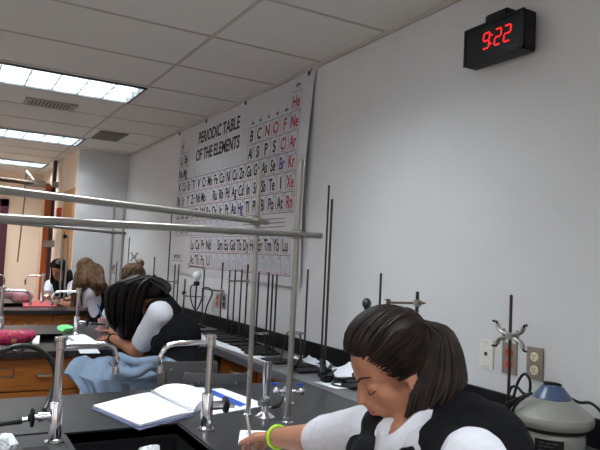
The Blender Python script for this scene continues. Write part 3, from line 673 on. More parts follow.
# tripods
def tripod(c, h, R0, label):
    t = thing('iron_tripod', label, 'tripod', (c[0], c[1], T), 'iron tripods on the wall counter')
    obj('top_ring', MB().torus((c[0], c[1], T + h), R0, 0.004), M_steel, t)
    for k in range(3):
        a = 0.5 + k * 2 * PI / 3; u = Vector((math.cos(a), math.sin(a), 0))
        obj('leg', MB().tube([Vector((c[0], c[1], T + h)) + u * R0, Vector((c[0], c[1], T + .004)) + u * R0 * 1.7], 0.0042, 8), M_rod, t)
    return t
tripod((1.86, 3.28), 0.19, 0.052, 'taller iron tripod standing in front of a thin rod by the right aluminium pole')
tripod((1.84, 3.70), 0.135, 0.045, 'lower iron tripod right of the left aluminium pole')
# papers, black pieces
def sheet(name, quad, label, cat, m=M_white, th=0.0012, z0=T, curl=0.0, group=None, waves=0.0):
    """paper from four ground points, slightly curled"""
    q = [Vector((p[0], p[1], z0)) for p in quad]; n = 10; vs = []; fs = []
    for j in range(n + 1):
        for i in range(n + 1):
            u, v = i / n, j / n; p = (q[0] * (1 - u) + q[1] * u) * (1 - v) + (q[3] * (1 - u) + q[2] * u) * v
            z = curl * (u ** 3) + waves * (math.sin(u * 14) * math.cos(v * 9) + 1) * .5
            vs.append(Vector((p.x, p.y, z0 + .001 + z)))
    N = len(vs); vs += [p + Vector((0, 0, th)) for p in vs]
    for j in range(n):
        for i in range(n):
            a = j * (n + 1) + i; fs += [[a, a + 1, a + n + 2, a + n + 1], [a + N, a + n + 1 + N, a + n + 2 + N, a + 1 + N]]
    for i in range(n): a = i; b = n * (n + 1) + i; fs += [[a, a + 1, a + 1 + N, a + N], [b, b + 1, b + 1 + N, b + N]]
    for j in range(n): a = j * (n + 1); b = a + n; fs += [[a, a + n + 1, a + n + 1 + N, a + N], [b, b + n + 1, b + n + 1 + N, b + N]]
    o = obj(name, MB().add(vs, fs), m); 
    if label: tag(o, label, cat, group)
    return o
def gp(px, py, z=T):
    d = (RIGHT * (px - 300) + UP * (225 - py) - BACK * F_PX); s = (z - EYE.z) / d.z; return EYE + d * s
sheet('paper_strip', [(1.665, 5.1), (1.80, 5.1), (1.80, 3.38), (1.72, 3.42)], 'long white paper strip along the front edge of the wall counter', 'paper', waves=0.004)
sheet('paper_sheet', [(1.93, 2.98), (2.05, 2.98), (1.93, 2.66), (1.80, 2.74)], 'white sheet of paper on the wall counter left of the girl', 'paper', curl=0.03, z0=T + 0.03)
sheet('paper_sheet', [(1.93, 3.42), (2.04, 3.42), (2.04, 3.12), (1.93, 3.12)], 'crumpled white paper behind the taller tripod', 'paper', waves=0.03)
sheet('paper_sheet', [(1.70, 2.78), (1.80, 2.78), (1.82, 2.60), (1.72, 2.60)], 'small white paper scrap under the black clamps', 'paper', waves=0.002)
def blk(name, a, b, r, label, cat, m=M_black):
    a, b = Vector(a), Vector(b); t = thing(name, label, cat, (a + b) / 2)
    obj('shaft', MB().cap(a, b, r, r * .8), m, t); d = (b - a).normalized()
    obj('head', MB().box(a - Vector((r * 1.6, r * 1.6, r * 1.1)), a + Vector((r * 1.6, r * 1.6, r * 1.1)), bev=r * .4).tube([a, a - d * r * 3 + Vector((r, r, 0))], r * .7), m, t)
z_ = T + .022
blk('tongs', (1.80, 2.86, z_), (2.0, 3.20, z_ + .02), 0.014, 'black tool handle lying on the counter behind the paper', 'tool')
blk('tongs', (1.76, 2.76, z_), (1.93, 2.93, z_), 0.016, 'thick black tool lying left of the white sheet', 'tool')
blk('extension_clamp', (1.75, 3.1, z_), (1.95, 3.36, z_), 0.012, 'dark iron clamp lying beside the taller tripod', 'clamp', M_iron)
blk('extension_clamp', (1.83, 2.70, z_ - .006), (2.03, 2.50, z_ - .006), 0.010, 'black clamp in front of the white sheet', 'clamp')
t = obj('iron_plate', MB().box((1.74, 3.30, T + .001), (1.88, 3.50, T + .012), bev=.004), M_iron); tag(t, 'dark iron base plate under the taller tripod', 'plate')
t = obj('loose_cable', MB().tube(spline([(1.83, 2.75, T + .006), (1.75, 2.69, T + .006), (1.80, 2.60, T + .006), (1.93, 2.62, T + .006), (1.99, 2.72, T + .03)], 8), .005, 8), M_black); tag(t, 'black cable loop in front of the white sheet', 'cable')
# light bulb on its holder, cable
c0 = xp(197, 276, 1.93)
t = thing('light_bulb_holder', 'clear white light bulb in a black socket left of the wall outlets', 'light bulb', (c0.x, c0.y, T))
obj('bulb', MB().lathe([(.002, .045), (.025, .038), (.038, .018), (.04, 0), (.033, -.022), (.018, -.04), (.016, -.05)], c0, n=20), M_bulb, t)
obj('socket', MB().lathe([(.018, -.045), (.026, -.05), (.028, -.075), (.02, -.085)], c0, n=16), M_black, t)
obj('stem', MB().cyl(c0 - Vector((0, 0, .085)), (c0.x, c0.y, T + .02), .008, n=8), M_rod, t)
obj('foot', MB().box((c0.x - .06, c0.y - .05, T + .001), (c0.x + .06, c0.y + .05, T + .02), bev=.004), M_iron, t)
obj('socket_cable', MB().tube(spline([c0 + Vector((0, 0, -.07)), xp(191, 287, 1.9), xp(191, 300, 1.9), xp(196, 310, 1.9), xp(202, 298, 1.9), xp(203, 289, 1.9), xp(209, 288, 1.9), xp(212, 294, 1.9), xp(207, 306, 1.9), xp(205, 315, 1.9)], 8), .006, 8), M_black, t)
c0 = xp(184, 293, 1.95)
t = thing('knob_stand', 'short dark stand with a round clamp knob left of the light bulb', 'ring stand', (c0.x, c0.y, T))
obj('rod', MB().cyl((c0.x, c0.y, T + .01), xp(185.2, 279, 1.95), .007, n=8), M_rod, t)
obj('knob', MB().ell(c0, .02), M_black, t)
obj('foot', MB().box((c0.x - .1, c0.y - .06, T + .001), (c0.x + .04, c0.y + .06, T + .015), bev=.004), M_iron, t)
for (px, lb) in ((116, 'left'), (134, 'right')):
    c0 = xp(px, 268 if px == 116 else 257, 1.9)
    if px == 116:
        t = thing('double_burette_clamp', 'small far double clamp seen left of the brown-haired head', 'clamp', c0)
        c0 = xp(112, 269, 1.8)
    else:
        t = thing('double_burette_clamp', 'small far double clamp on the stand above the brown-haired head', 'clamp', c0); 
    for sg in (-1, 1):
        for u2 in (-1, 1): obj('jaw_arm', MB().tube([c0 + Vector((0, sg * -.01, 0)), c0 + Vector((0, -sg * .06, u2 * .01)), c0 + Vector((0, -sg * .10, u2 * .045)), c0 + Vector((0, -sg * .15, u2 * .045))], .010, 6), M_clampal, t)
    obj('boss_head', MB().box(c0 - Vector((.02, .025, .02)), c0 + Vector((.02, .025, .02)), bev=.004), M_clampal, t)
rodstand((129.5, 238), 1.93, 'tall dark ring stand at the bay wall above the brown-haired head')
rodstand((117, 262), 1.85, 'short ring stand behind the thin bench rods')

# ---------------------------------------------------------------- outlets
def outlet(yc, zc, label, mplate, msock, kind='duplex', wd=0.082, ht=0.13):
    x = W; t = thing('wall_outlet' if kind == 'duplex' else 'phone_jack_plate', label, 'outlet' if kind == 'duplex' else 'wall plate', (x, yc, zc - ht / 2))
    obj('cover_plate', MB().box((x - 0.006, yc - wd / 2, zc - ht / 2), (x, yc + wd / 2, zc + ht / 2), bev=0.002), mplate, t)
    if kind == 'duplex':
        for dz in (0.026, -0.026):
            s = obj('socket', MB().lathe([(0.0195, 0), (0.0195, .004), (.017, .006)], (x - 0.005, yc, zc + dz), (-1, 0, 0), n=20), msock, t)
            sl = MB()
            for dy in (-0.006, .006): sl.box((x - .0116, yc + dy - .0012, zc + dz), (x - .0108, yc + dy + .0012, zc + dz + .009))
            sl.cyl((x - .0108, yc, zc + dz - .007), (x - .0116, yc, zc + dz - .007), .003, n=8)
            obj('slots', sl, M_ink, s, False)
    else:
        obj('jack', MB().box((x - .008, yc - .008, zc - .008), (x - .005, yc + .008, zc + .008)), M_ink, t, False)
        s = MB(); s.box((x - .0068, yc - .012, zc + .046), (x - .0058, yc + .012, zc + .052)).box((x - .0068, yc - .022, zc - .056), (x - .0058, yc + .022, zc - .052)); obj('marking', s, M_paleink, t, False)
outlet(1.995, 1.055, 'white phone jack plate, left of the two metal outlets', M_whitepl, None, 'jack')
outlet(1.865, 1.055, 'steel plate with a red duplex outlet behind the clamp stand', M_plate, M_redpl)
outlet(1.735, 1.055, 'steel plate with an ivory duplex outlet above the centrifuge', M_plate, M_ivory)
outlet(5.10, 1.04, 'far red duplex outlet on the wall below the poster', mat('steel_plate_pale', (170, 160, 150), .4, .4), M_redpl)
MATS['steel_plate'].node_tree
outlet(4.96, 1.045, 'far steel plate with dark sockets below the poster', M_plate, M_ink)

# ================================================================ CENTRIFUGE
fx, fy = 1.875, 1.475
t = thing('centrifuge', 'round grey bench centrifuge with a blue-grey cap at the lower right', 'centrifuge', (fx, fy, T))
def rz_(prof): return [(a * .9, h - .05 if h > .1 else h * .8) for a, h in prof]
obj('housing', MB().lathe(rz_([(0.105, 0.0), (0.118, 0.01), (0.122, 0.05), (0.122, 0.125), (0.118, 0.135)]), (fx, fy, T), n=48), M_hammer, t)
obj('gasket', MB().lathe(rz_([(0.116, 0.134), (0.128, 0.137), (0.128, 0.15), (0.122, 0.152)]), (fx, fy, T), n=48), M_black, t)
obj('lid', MB().lathe(rz_([(0.12, 0.15), (0.142, 0.152), (0.150, 0.160), (0.153, 0.174), (0.149, 0.187), (0.140, .193), (0.072, 0.240), (0.064, 0.243)]), (fx, fy, T), n=56), M_hammer, t)
cp = obj('cap', MB().lathe(rz_([(0.071, 0.238), (0.073, 0.243), (0.040, 0.278), (0.034, 0.282), (0.028, 0.279), (0.004, 0.279)]), (fx, fy, T), n=48), M_bluecap, t, label='blue-grey plastic cap')
ho = MB()
for k in range(6):
    a = k * PI / 3 + .4; ho.ell((fx + 0.024 * math.cos(a), fy + 0.024 * math.sin(a), T + .2305), (.0065, .0065, .002), n=10)
obj('vent_holes', ho, M_ink, cp)
obj('lid_handle', MB().torus((fx, fy, T + .237), .027, .0045, (.25, .1, 1)), M_black, cp)
lb = MB(); ang = math.atan2(-fy, -fx) - .05
def cylp(a, z, r=0.1112): return Vector((fx + r * math.cos(a), fy + r * math.sin(a), T + z))
for i in range(8):
    a1 = ang - .42 + .84 * i / 8; a2 = ang - .42 + .84 * (i + 1) / 8; lb.quad(cylp(a1, .01), cylp(a2, .01), cylp(a2, .070), cylp(a1, .070))
obj('label_plate', lb, M_black, t)
lt = MB()
for zc_, ln_ in ((.056, .5), (.045, .38), (.032, .3)):
    for i in range(3): a1 = ang - .3 + i * ln_ * .4; lt.quad(cylp(a1, zc_, .1118), cylp(a1 + ln_ * .3, zc_, .1118), cylp(a1 + ln_ * .3, zc_ + .004, .1118), cylp(a1, zc_ + .004, .1118))
obj('label_lines', lt, mat('dim_lettering', (70, 70, 76), 0.5), t, False)
t = obj('power_cord', MB().tube(spline([(fx - .095, fy + .115, T + .150), xp(531, 393, 1.78), xp(520, 400, 1.76), xp(513, 410, 1.75), xp(512, 424, 1.74), xp(517, 436, 1.73), xp(526, 448, 1.72), xp(530, 462, 1.72)], 8), .0055, 8), M_black); tag(t, 'black power cord running down the left side of the centrifuge', 'cord')
t = obj('cord_loop', MB().tube(spline([xp(509, 412, 1.95), xp(514, 395, 1.95), xp(519, 380, 1.96), xp(525, 374, 1.97), xp(530, 381, 1.97), xp(529, 394, 1.97), xp(523, 393, 1.96), xp(517, 387, 1.96), xp(511, 388, 1.96), xp(507, 402, 1.95), xp(506, 420, 1.94), xp(514, 436, 1.92)], 8), .0055, 8), M_black); tag(t, 'black cord looped beside the ring stand under the ivory outlet', 'cord')
t = obj('extension_lead', MB().tube(spline([(fx + .07, fy + .02, T + .20), xp(578, 402, 2.04), xp(590, 403, 2.06), xp(600, 411, 2.07), xp(612, 430, 2.07)], 8), .0055, 8), M_black); tag(t, 'black cord leaving the centrifuge to the right', 'cord')

# ================================================================ CHAIRS
def chair(loc, rz, label):
    t = thing('grey_chair', label, 'chair', (0, 0, 0), 'grey plastic chairs')
    # local: seat faces +Y, back at y=-0.2
    def slab(w0, w1, z0, z1, y, depth):
        n = 14; vs = []; th = .012
        for j in range(9):
            v = j / 8; z = z0 + (z1 - z0) * v
            for i in range(n + 1):
                u = i / n * 2 - 1; ww = (w0 + (w1 - w0) * v) / 2
                e = min(v, 1 - v) * 8; rr = 1 - .05 * max(0, 1 - e) ** 2
                vs.append(Vector((u * ww * rr, y + depth * (u * u), z)))
        N = len(vs); vs += [p + Vector((0, th, 0)) for p in vs]; fs = []
        for j in range(8):
            for i in range(n):
                a = j * (n + 1) + i; fs += [[a, a + 1, a + n + 2, a + n + 1], [a + N, a + n + 1 + N, a + n + 2 + N, a + 1 + N]]
        for i in range(n): a = i; b = 8 * (n + 1) + i; fs += [[a, a + 1, a + 1 + N, a + N], [b, b + 1, b + 1 + N, b + N]]
        for j in range(8): a = j * (n + 1); b = a + n; fs += [[a, a + n + 1, a + n + 1 + N, a + N], [b, b + n + 1, b + n + 1 + N, b + N]]
        return MB().add(vs, fs)
    obj('backrest', slab(.31, .33, .675, .85, -.2, .03), M_grey, t)
    sb = MB()
    for x in (-.09, .09):
        for z in (.69, .81): sb.cyl((x, -.205, z), (x, -.199, z), .006, n=8)
    obj('rivets', sb, M_steel, t)
    obj('seat', MB().box((-.2, -.16, .50), (.2, .22, .525), bev=.012), M_grey, t)
    for x in (-.12, .12):
        obj('back_post', MB().tube(spline([(x, -.14, .49), (x, -.18, .56), (x, -.183, .66), (x, -.183, .80)], 4), .011, 8), M_steel, t)
    for x in (-.17, .17):
        for y in (-.15, .2): obj('leg', MB().cyl((x * .9, y * .9, .5), (x * 1.15, y * 1.15, 0), .011, .011, n=10), M_steel, t)
    t.location = loc; t.rotation_euler = (0, 0, rz)
    return t
def seat_at(px, py, d, rz): c_ = sp(px, py, d); return (c_.x - .2 * math.sin(rz), c_.y + .2 * math.cos(rz), 0)
r1, r2 = math.radians(-14), math.radians(-18)
ch = chair(seat_at(188, 373, 3.36, r1), r1, 'grey plastic chair the girl in the blue-grey skirt sits on')
ch2 = dup(ch, seat_at(217, 387, 3.05, r2), 'empty grey plastic chair, nearer of the two behind the notebook', r2)

# ================================================================ BENCH-TOP THINGS
def flatthing(name, pts, z0, th, m, label, cat, **k): return sheet(name, pts, label, cat, m, th=th, z0=z0, **k)
q = lambda px, py, z=T: (gp(px, py, z).x, gp(px, py, z).y)
# open spiral notebook
nb = thing('open_notebook', 'open spiral notebook with blank white pages beside the nearest sink', 'notebook', (0.8, 2.55, T))
def pages(name, quad, h, curl, m, par, nn=14, label=None):
    Q = [Vector((p[0], p[1], 0)) for p in quad]; vs = []; fs = []
    for j in range(nn + 1):
        for i in range(nn + 1):
            u, v = i / nn, j / nn; p = (Q[0] * (1 - u) + Q[1] * u) * (1 - v) + (Q[3] * (1 - u) + Q[2] * u) * v
            vs.append(Vector((p.x, p.y, T + h + curl(u))))
    N = len(vs); vs += [Vector((p.x, p.y, T + .0015)) for p in vs]
    for j in range(nn):
        for i in range(nn): a = j * (nn + 1) + i; fs += [[a, a + 1, a + nn + 2, a + nn + 1], [a + N, a + nn + 1 + N, a + nn + 2 + N, a + 1 + N]]
    for i in range(nn): a = i; b = nn * (nn + 1) + i; fs += [[a, a + 1, a + 1 + N, a + N], [b, b + 1, b + 1 + N, b + N]]
    for j in range(nn): a = j * (nn + 1); b = a + nn; fs += [[a, a + nn + 1, a + nn + 1 + N, a + N], [b, b + nn + 1, b + nn + 1 + N, b + N]]
    return obj(name, MB().add(vs, fs), m, par, label=label)
pL = [q(93, 407.5), q(151, 394.5), q(192, 414.5), q(140, 427.5)]
pages('left_page', pL, 0.010, lambda u: 0.008 * u ** 2 * (1 - u) * 4, M_white, nb)
pR = [q(152, 394), q(203, 389.5), q(213, 404), q(193, 414.5)]
pages('right_page', pR, 0.010, lambda u: 0.035 * math.sin(min(1, u * 1.15) * PI) ** 0.7 * (1 - .45 * u), M_white, nb)
pages('cover', [q(91.5, 409.5), q(152, 394), q(194, 416.5), q(139.5, 431)], 0.003, lambda u: 0, mat('notebook_cover', (60, 66, 96), .5, var=.05), nb)
sb = MB(); a = Vector((*q(151.5, 395), T + .014)); b = Vector((*q(193, 415), T + .014))
for i in range(26): sb.torus(a + (b - a) * (i + .5) / 26, .008, .0012, b - a, 12, 5)
obj('spiral_binding', sb, M_steel, nb)
t = thing('paper_folder', 'white sheets with a broad blue band sticking out under the notebook', 'folder', (1.1, 2.6, T))
F4 = [Vector((*q(203, 390.5), 0)), Vector((*q(222, 389), 0)), Vector((*q(268, 406), 0)), Vector((*q(203, 417), 0))]
mbf = MB(); vs = [Vector((p.x, p.y, T + z)) for z in (.001, .0042) for p in F4]
obj('sheets', MB().add(vs, [[0, 1, 2, 3], [4, 5, 6, 7], [0, 1, 5, 4], [1, 2, 6, 5], [2, 3, 7, 6], [3, 0, 4, 7]]), M_white, t, False)
st = [q(203.5, 391.5), q(211, 390.5), q(247, 406), q(240, 408)]
obj('blue_band', MB().add([Vector((p[0], p[1], T + z)) for z in (.0043, .0065) for p in st], [[0, 1, 2, 3], [4, 5, 6, 7], [0, 1, 5, 4], [1, 2, 6, 5], [2, 3, 7, 6], [3, 0, 4, 7]]), M_blue, t, False)
def crumple(c, r, name, label, m=M_white, sx=(1, 1, 1), seed=1, cat='crumpled paper'):
    bm = bmesh.new(); bmesh.ops.create_icosphere(bm, subdivisions=4, radius=1); rnd = random.Random(seed)
    dirs = [Vector((rnd.gauss(0, 1), rnd.gauss(0, 1), rnd.gauss(0, 1))).normalized() for _ in range(26)]; offs = [rnd.uniform(.55, .95) for _ in dirs]
    for v in bm.verts:
        n = v.co.normalized(); k = min(o / max(.05, n.dot(d)) if n.dot(d) > .3 else 9 for d, o in zip(dirs, offs)); k = min(k, 1.15) + .05 * math.sin(n.x * 17 + n.y * 11) * math.cos(n.z * 13)
        v.co = Vector((n.x * k * r * sx[0], n.y * k * r * sx[1], n.z * k * r * sx[2])) + Vector(c)
    bm.verts.index_update(); mb = MB().add([v.co.copy() for v in bm.verts], [[v.index for v in f.verts] for f in bm.faces]); bm.free()
    o = obj(name, mb, m, None, False); tag(o, label, cat); return o
crumple((0.62, 2.02, T - 0.035), 0.045, 'crumpled_tissue', 'crumpled white paper lying in the nearest sink', seed=3, sx=(1, .8, 1.0))
crumple((0.20, 2.05, T + 0.040), 0.05, 'crumpled_tissue', 'crumpled pale paper at the bottom left corner of the bench', seed=8, sx=(.9, 1, .8))
t = obj('drain_plate', MB().box((0.25, 1.98, T + .001), (0.325, 2.12, T + .007), bev=.003), M_black); tag(t, 'thin black plate on the bench beside the left faucet', 'plate')
sheet('note_paper', [q(240, 431.5), q(266, 432), q(272, 442), q(238, 445)], 'small white note paper under the hand with the lime wristband', 'paper', th=.004)
t = obj('answer_sheet', MB().box((0.72, 1.50, T + .001), (1.12, 1.80, T + .004)), M_white); tag(t, 'white sheet in front of the seated girl at the near bench edge', 'paper')
# second bench
sheet('worksheet', [q(58, 337), q(84, 334.5), q(104, 346), q(64, 348.5)], 'open white worksheet under the writing hand on the second bench', 'paper', th=.003)
sheet('worksheet', [q(78, 350), q(97, 349.5), q(100, 353.5), q(80, 353.8)], 'white sheet at the edge of the second bench, below the worksheet', 'paper', th=.003)
sheet('worksheet', [q(24, 337), q(40, 336), q(39, 344.5), q(26, 345)], 'small white paper beside the floral pouch', 'paper', th=.003)
crumple((0.83, 4.98, T + .028), .075, 'green_cloth', 'light green folded cloth beside the faucet of the second bench', M_green, (1.0, .9, .42), 5, 'cloth')
# floral pouch
def pouch(name, c, r, label, m, cat, seed=2, parent=None):
    mb = MB(); rnd = random.Random(seed)
    for i in range(7): mb.ell(Vector(c) + Vector((rnd.uniform(-.6, .6) * r[0], rnd.uniform(-.5, .5) * r[1], rnd.uniform(-.1, .35) * r[2])), (r[0] * rnd.uniform(.4, .6), r[1] * .55, r[2] * rnd.uniform(.5, .75)))
    o = remesh(name, mb, m, parent, 0.008, 3); tag(o, label, cat) if not parent else None; return o
pouch('floral_pouch', (0.40, 4.36, T + .045), (.15, .11, .075), 'dark pink floral fabric pouch on the second bench', M_floral, 'pouch')
# farthest bench
t = sheet('red_cloth', [q(24, 302), q(46, 301.5), q(58, 307), q(23, 307.5)], 'flat red cloth lying on the farthest bench', 'cloth', M_redcloth, th=.012)
pouch('pink_bag', (0.72, 7.62, T + .07), (.17, .12, .10), 'dull pink bag lying behind the faucets of the farthest bench', M_pinkglass, 'bag', 5)
c0 = Vector((*q(102, 331), T + .055))
t = obj('pink_cup', MB().lathe([(.032, -.053), (.038, .04), (.035, .04), (.029, -.045)], c0, n=20), M_pinkglass); tag(t, 'small translucent pink cup held at the far side of the second bench', 'cup')

# ================================================================ PEOPLE
def hand(mb, wrist, d, pn, curl=0.5, s=1.0, thumb=1, spread=0.10, curls=None, n=10):
    """wrist point, pointing direction, palm normal (out of the palm); five unequal fingers"""
    d = d.normalized(); pn = (pn - d * pn.dot(d)).normalized(); side = d.cross(pn).normalized() * thumb   # towards the thumb
    for k, o in enumerate((0.030, 0.011, -0.010, -0.029)):
        mb.cap(wrist + side * o * 0.5 * s + d * .004 * s, wrist + (d * (0.083 - 0.004 * abs(k - 1)) + side * o) * s, 0.0145 * s, 0.0105 * s, n)
    lens = (0.9, 1.0, 0.93, 0.74)
    tips = []
    for k, o in enumerate((0.030, 0.011, -0.010, -0.029)):
        p = wrist + (d * (0.083 - 0.004 * abs(k - 1)) + side * o) * s; dr = (d + side * (o / 0.03) * spread).normalized(); c_ = curls[k] if curls else curl
        for j, L in enumerate((0.040, 0.026, 0.020)):
            ax = dr.cross(pn).normalized(); dr = (Quaternion(ax, c_ * (0.55 if j == 0 else 0.95))) @ dr
            q_ = p + dr * L * lens[k] * s; mb.cap(p, q_, (0.0092 - j * .0010) * s, (0.0084 - j * .0010) * s, n); p = q_
        tips.append(p)
    p = wrist + (d * 0.018 + side * 0.022 + pn * 0.004) * s; dr = (d * 0.75 + side * 0.62 + pn * 0.32).normalized()
    for L, r_ in ((0.042, 0.0125), (0.032, 0.0105), (0.026, 0.0095)):
        q_ = p + dr * L * s; mb.cap(p, q_, r_ * s, (r_ - .0015) * s, n); p = q_; dr = (dr + (d * 0.35 - side * 0.18 + pn * 0.12)).normalized()
    return tips, p
def head_frame(F, Uh):
    F = F.normalized(); U = (Uh - F * Uh.dot(F)).normalized(); S = F.cross(U).normalized(); return F, U, S   # S: the person's right
class Head:
    def __init__(s, c, F, U): s.c = Vector(c); s.F, s.U, s.S = head_frame(F, U); s.R = Matrix((s.F, s.S, s.U)).transposed()
    def p(s, f, r, u): return s.c + s.F * f + s.S * r + s.U * u
    def ell(s, mb, c, r, n=20): mb.ell(s.p(*c), r, s.R, n)
    def cap(s, mb, a, b, r1, r2=None, n=14): mb.cap(s.p(*a), s.p(*b), r1, r2, n)
def build_head(mb, H, fine=True):
    H.ell(mb, (-.012, 0, .042), (.094, .073, .086)); H.ell(mb, (.034, 0, .036), (.053, .062, .060)); H.ell(mb, (.036, 0, -.030), (.050, .053, .062))
    for sg in (-1, 1):
        H.cap(mb, (.004, sg * .050, -.040), (.056, sg * .018, -.084), .017, .017)
        H.ell(mb, (.050, sg * .033, -.020), (.029, .023, .032))                        # cheekbones
        H.cap(mb, (.081, sg * .010, .026), (.064, sg * .042, .026), .0105, .0095)      # brow ridge
        H.ell(mb, (-.002, sg * .073, -.004), (.016, .007, .029)); H.ell(mb, (.006, sg * .073, -.026), (.009, .006, .011))  # ear and lobe
        if fine:
            H.ell(mb, (.071, sg * .030, .004), (.014, .016, .0135))                     # lidded eye
            H.ell(mb, (.096, sg * .0105, -.024), (.009, .0075, .0075))                  # nostril wing
    H.cap(mb, (.072, 0, .026), (.088, 0, -.028), .017, .018); H.cap(mb, (.083, 0, .018), (.104, 0, -.014), .0085, .0095); H.ell(mb, (.105, 0, -.018), (.0105, .0105, .009))
    H.ell(mb, (.072, 0, -.052), (.024, .027, .024)); H.ell(mb, (.072, 0, -.089), (.019, .022, .017))
    if fine: H.ell(mb, (.094, 0, -.045), (.0075, .019, .0055)); H.ell(mb, (.092, 0, -.057), (.0080, .017, .0065))
def face_parts(H, root, brow=True):
    mb = MB()
    for sg in (-1, 1): mb.tube([H.p(.0925 - .0006, sg * .011, .0275), H.p(.087, sg * .026, .0345), H.p(.068, sg * .047, .030)], .0034, 8, taper=lambda a: 1.1 - .6 * a)
    obj('eyebrow', mb, M_brow, root)
    mb = MB()
    for sg in (-1, 1): mb.tube(spline([H.p(.0835, sg * .018, -.0035), H.p(.0868, sg * .027, -.007), H.p(.0835, sg * .036, -.0065), H.p(.076, sg * .0445, -.001)], 4), .0014, 6)
    obj('eyelashes', mb, M_brow, root)
    mb = MB(); H.ell(mb, (.0955, 0, -.0455), (.0075, .0185, .0042)); H.ell(mb, (.0935, 0, -.0560), (.0085, .0165, .0052)); obj('lips', mb, M_lip, root)
def limb(mb, pts, rs, n=16):
    for i in range(len(pts) - 1): mb.cap(pts[i], pts[i + 1], rs[i], rs[i + 1], n)
def strands(mb, paths, r, n=5):
    for p in paths: mb.tube(p, r * random.uniform(.7, 1.2), n, taper=lambda a: 0.35 + 2.4 * a * (1 - a) if a < .5 else .45 + 2 * a * (1 - a), flat=.8)
def scalp_path(H, a, b, rad, n=9, c=(-.005, 0, .048), lift=0.0):
    """arc over the scalp from direction a to b (head-frame vectors) on an ellipsoid"""
    a, b = Vector(a).normalized(), Vector(b).normalized(); out = []
    ang = a.angle(b); ax = a.cross(b).normalized() if ang > 1e-3 else Vector((0, 1, 0))
    for i in range(n + 1):
        t_ = i / n; v = Quaternion(ax, ang * t_) @ a; k = 1 + lift * math.sin(PI * t_)
        out.append(H.p(c[0] + v.x * rad[0] * k, c[1] + v.y * rad[1] * k, c[2] + v.z * rad[2] * k))
    return out
def torso(mb, N, SL, SR, HL, HR, r0, r1, waist=.86):
    C1 = (SL + SR) / 2; C2 = (HL + HR) / 2
    mb.cap(SL, SR, r0 * .72, r0 * .72, 18)
    for k in (-1, 0, 1):
        off1 = (SR - SL) * .22 * k; off2 = (HR - HL) * .34 * k; a = C1.lerp(C2, .12) + off1; m_ = C1.lerp(C2, .6) + (off1 + off2) * .42
        mb.cap(a, m_, r0, r0 * waist, 18); mb.cap(m_, C2 + off2, r0 * waist, r1, 18)

# ---- the girl in front ---------------------------------------------------
g1 = thing('person', 'girl with a brown ponytail in front, wearing black vest, white shirt and lime wristband', 'person', (0.95, 0.95, 0))
Rv, Uv, Bv = RIGHT, Vector((0, 0, 1)), BACK
hd = math.radians(31); yw = math.radians(14)
Fd = (-Rv * math.cos(yw) + Bv * math.sin(yw)); Fd = (Fd * math.cos(hd) - Vector((0, 0, 1)) * math.sin(hd)).normalized()
Uh = (Vector((0, 0, 1)) * math.cos(hd) - Rv * math.sin(hd)) + Bv * 0.12
H1 = Head(sp(395, 368, 1.42), Fd, Uh)
N1 = sp(419, 424, 1.40); SL1 = sp(474, 466, 1.18); SR1 = sp(364, 431, 1.51); E1 = sp(322, 440, 1.67); W1 = sp(277, 437, 1.93)
HL1 = sp(500, 700, 1.25); HR1 = sp(440, 690, 1.50); EL1 = sp(470, 560, 1.10); WL1 = sp(400, 570, 1.32)
KL1 = HL1 + Vector((-.22, .26, -.02)); KR1 = HR1 + Vector((-.25, .14, -.02))
b = MB(); build_head(b, H1)
limb(b, [H1.p(-.03, 0, -.03), N1 + Vector((0, 0, .0)), N1.lerp((SL1 + SR1) / 2, .9)], [.054, .056, .062])
torso(b, N1, SL1, SR1, HL1, HR1, .062, .085)
limb(b, [SR1, E1, W1], [.046, .047, .028]); limb(b, [SL1, EL1, WL1], [.048, .040, .028])
b.ell(E1.lerp(W1, .25), (.041, .041, .041))
for a, k in ((HL1, KL1), (HR1, KR1)):
    f_ = Vector((k.x - .02, k.y + .02, .10)); limb(b, [a, k, f_], [.085, .058, .038]); b.cap(f_ + Vector((0, 0, -.04)), f_ + Vector((-.06, .13, -.06)), .038, .03)
hdir = (sp(246, 440, 2.05) - W1).normalized()
tips, th = hand(b, W1 + hdir * .01, hdir, Vector((0, 0, -1)) * .8 + Rv * -.5, 0.62, 0.92, thumb=1, curls=(.75, .95, 1.05, 1.1))
tips2, th2 = hand(b, WL1, (WL1 - EL1), Vector((0, 0, -1)), 0.4, .9, thumb=-1)
remesh('body', b, M_skin, g1, 0.0032, 5)
face_parts(H1, g1)
# shirt
b = MB(); torso(b, N1, SL1, SR1, HL1, HR1, .080, .100)
CUF = E1.lerp(W1, .10)
rnd = random.Random(3)
limb(b, [SR1 + Rv * .01 - Uv * .01, SR1, SR1.lerp(E1, .6), E1 + Vector((0, 0, .004))], [.062, .062, .060, .056])
b.cyl(E1 + Vector((0, 0, .004)), CUF, .056, .050, 20)
for i in range(9):                                                                   # bunched folds of the sleeve
    tt = .05 + .10 * i; c_ = SR1.lerp(E1, min(tt, 1)); ax_ = (E1 - SR1).normalized() + Vector((rnd.uniform(-.5, .5), rnd.uniform(-.5, .5), rnd.uniform(-.5, .5))) * .8
    b.torus(c_, .053 + rnd.uniform(-.003, .003), .0085, ax_, 24, 8)
limb(b, [SL1 + Vector((0, 0, .004)), SL1.lerp(EL1, .8)], [.068, .062]); b.cyl(SL1.lerp(EL1, .8), EL1, .062, .055, 20)
remesh('shirt', b, M_shirt, g1, 0.0045, 3)
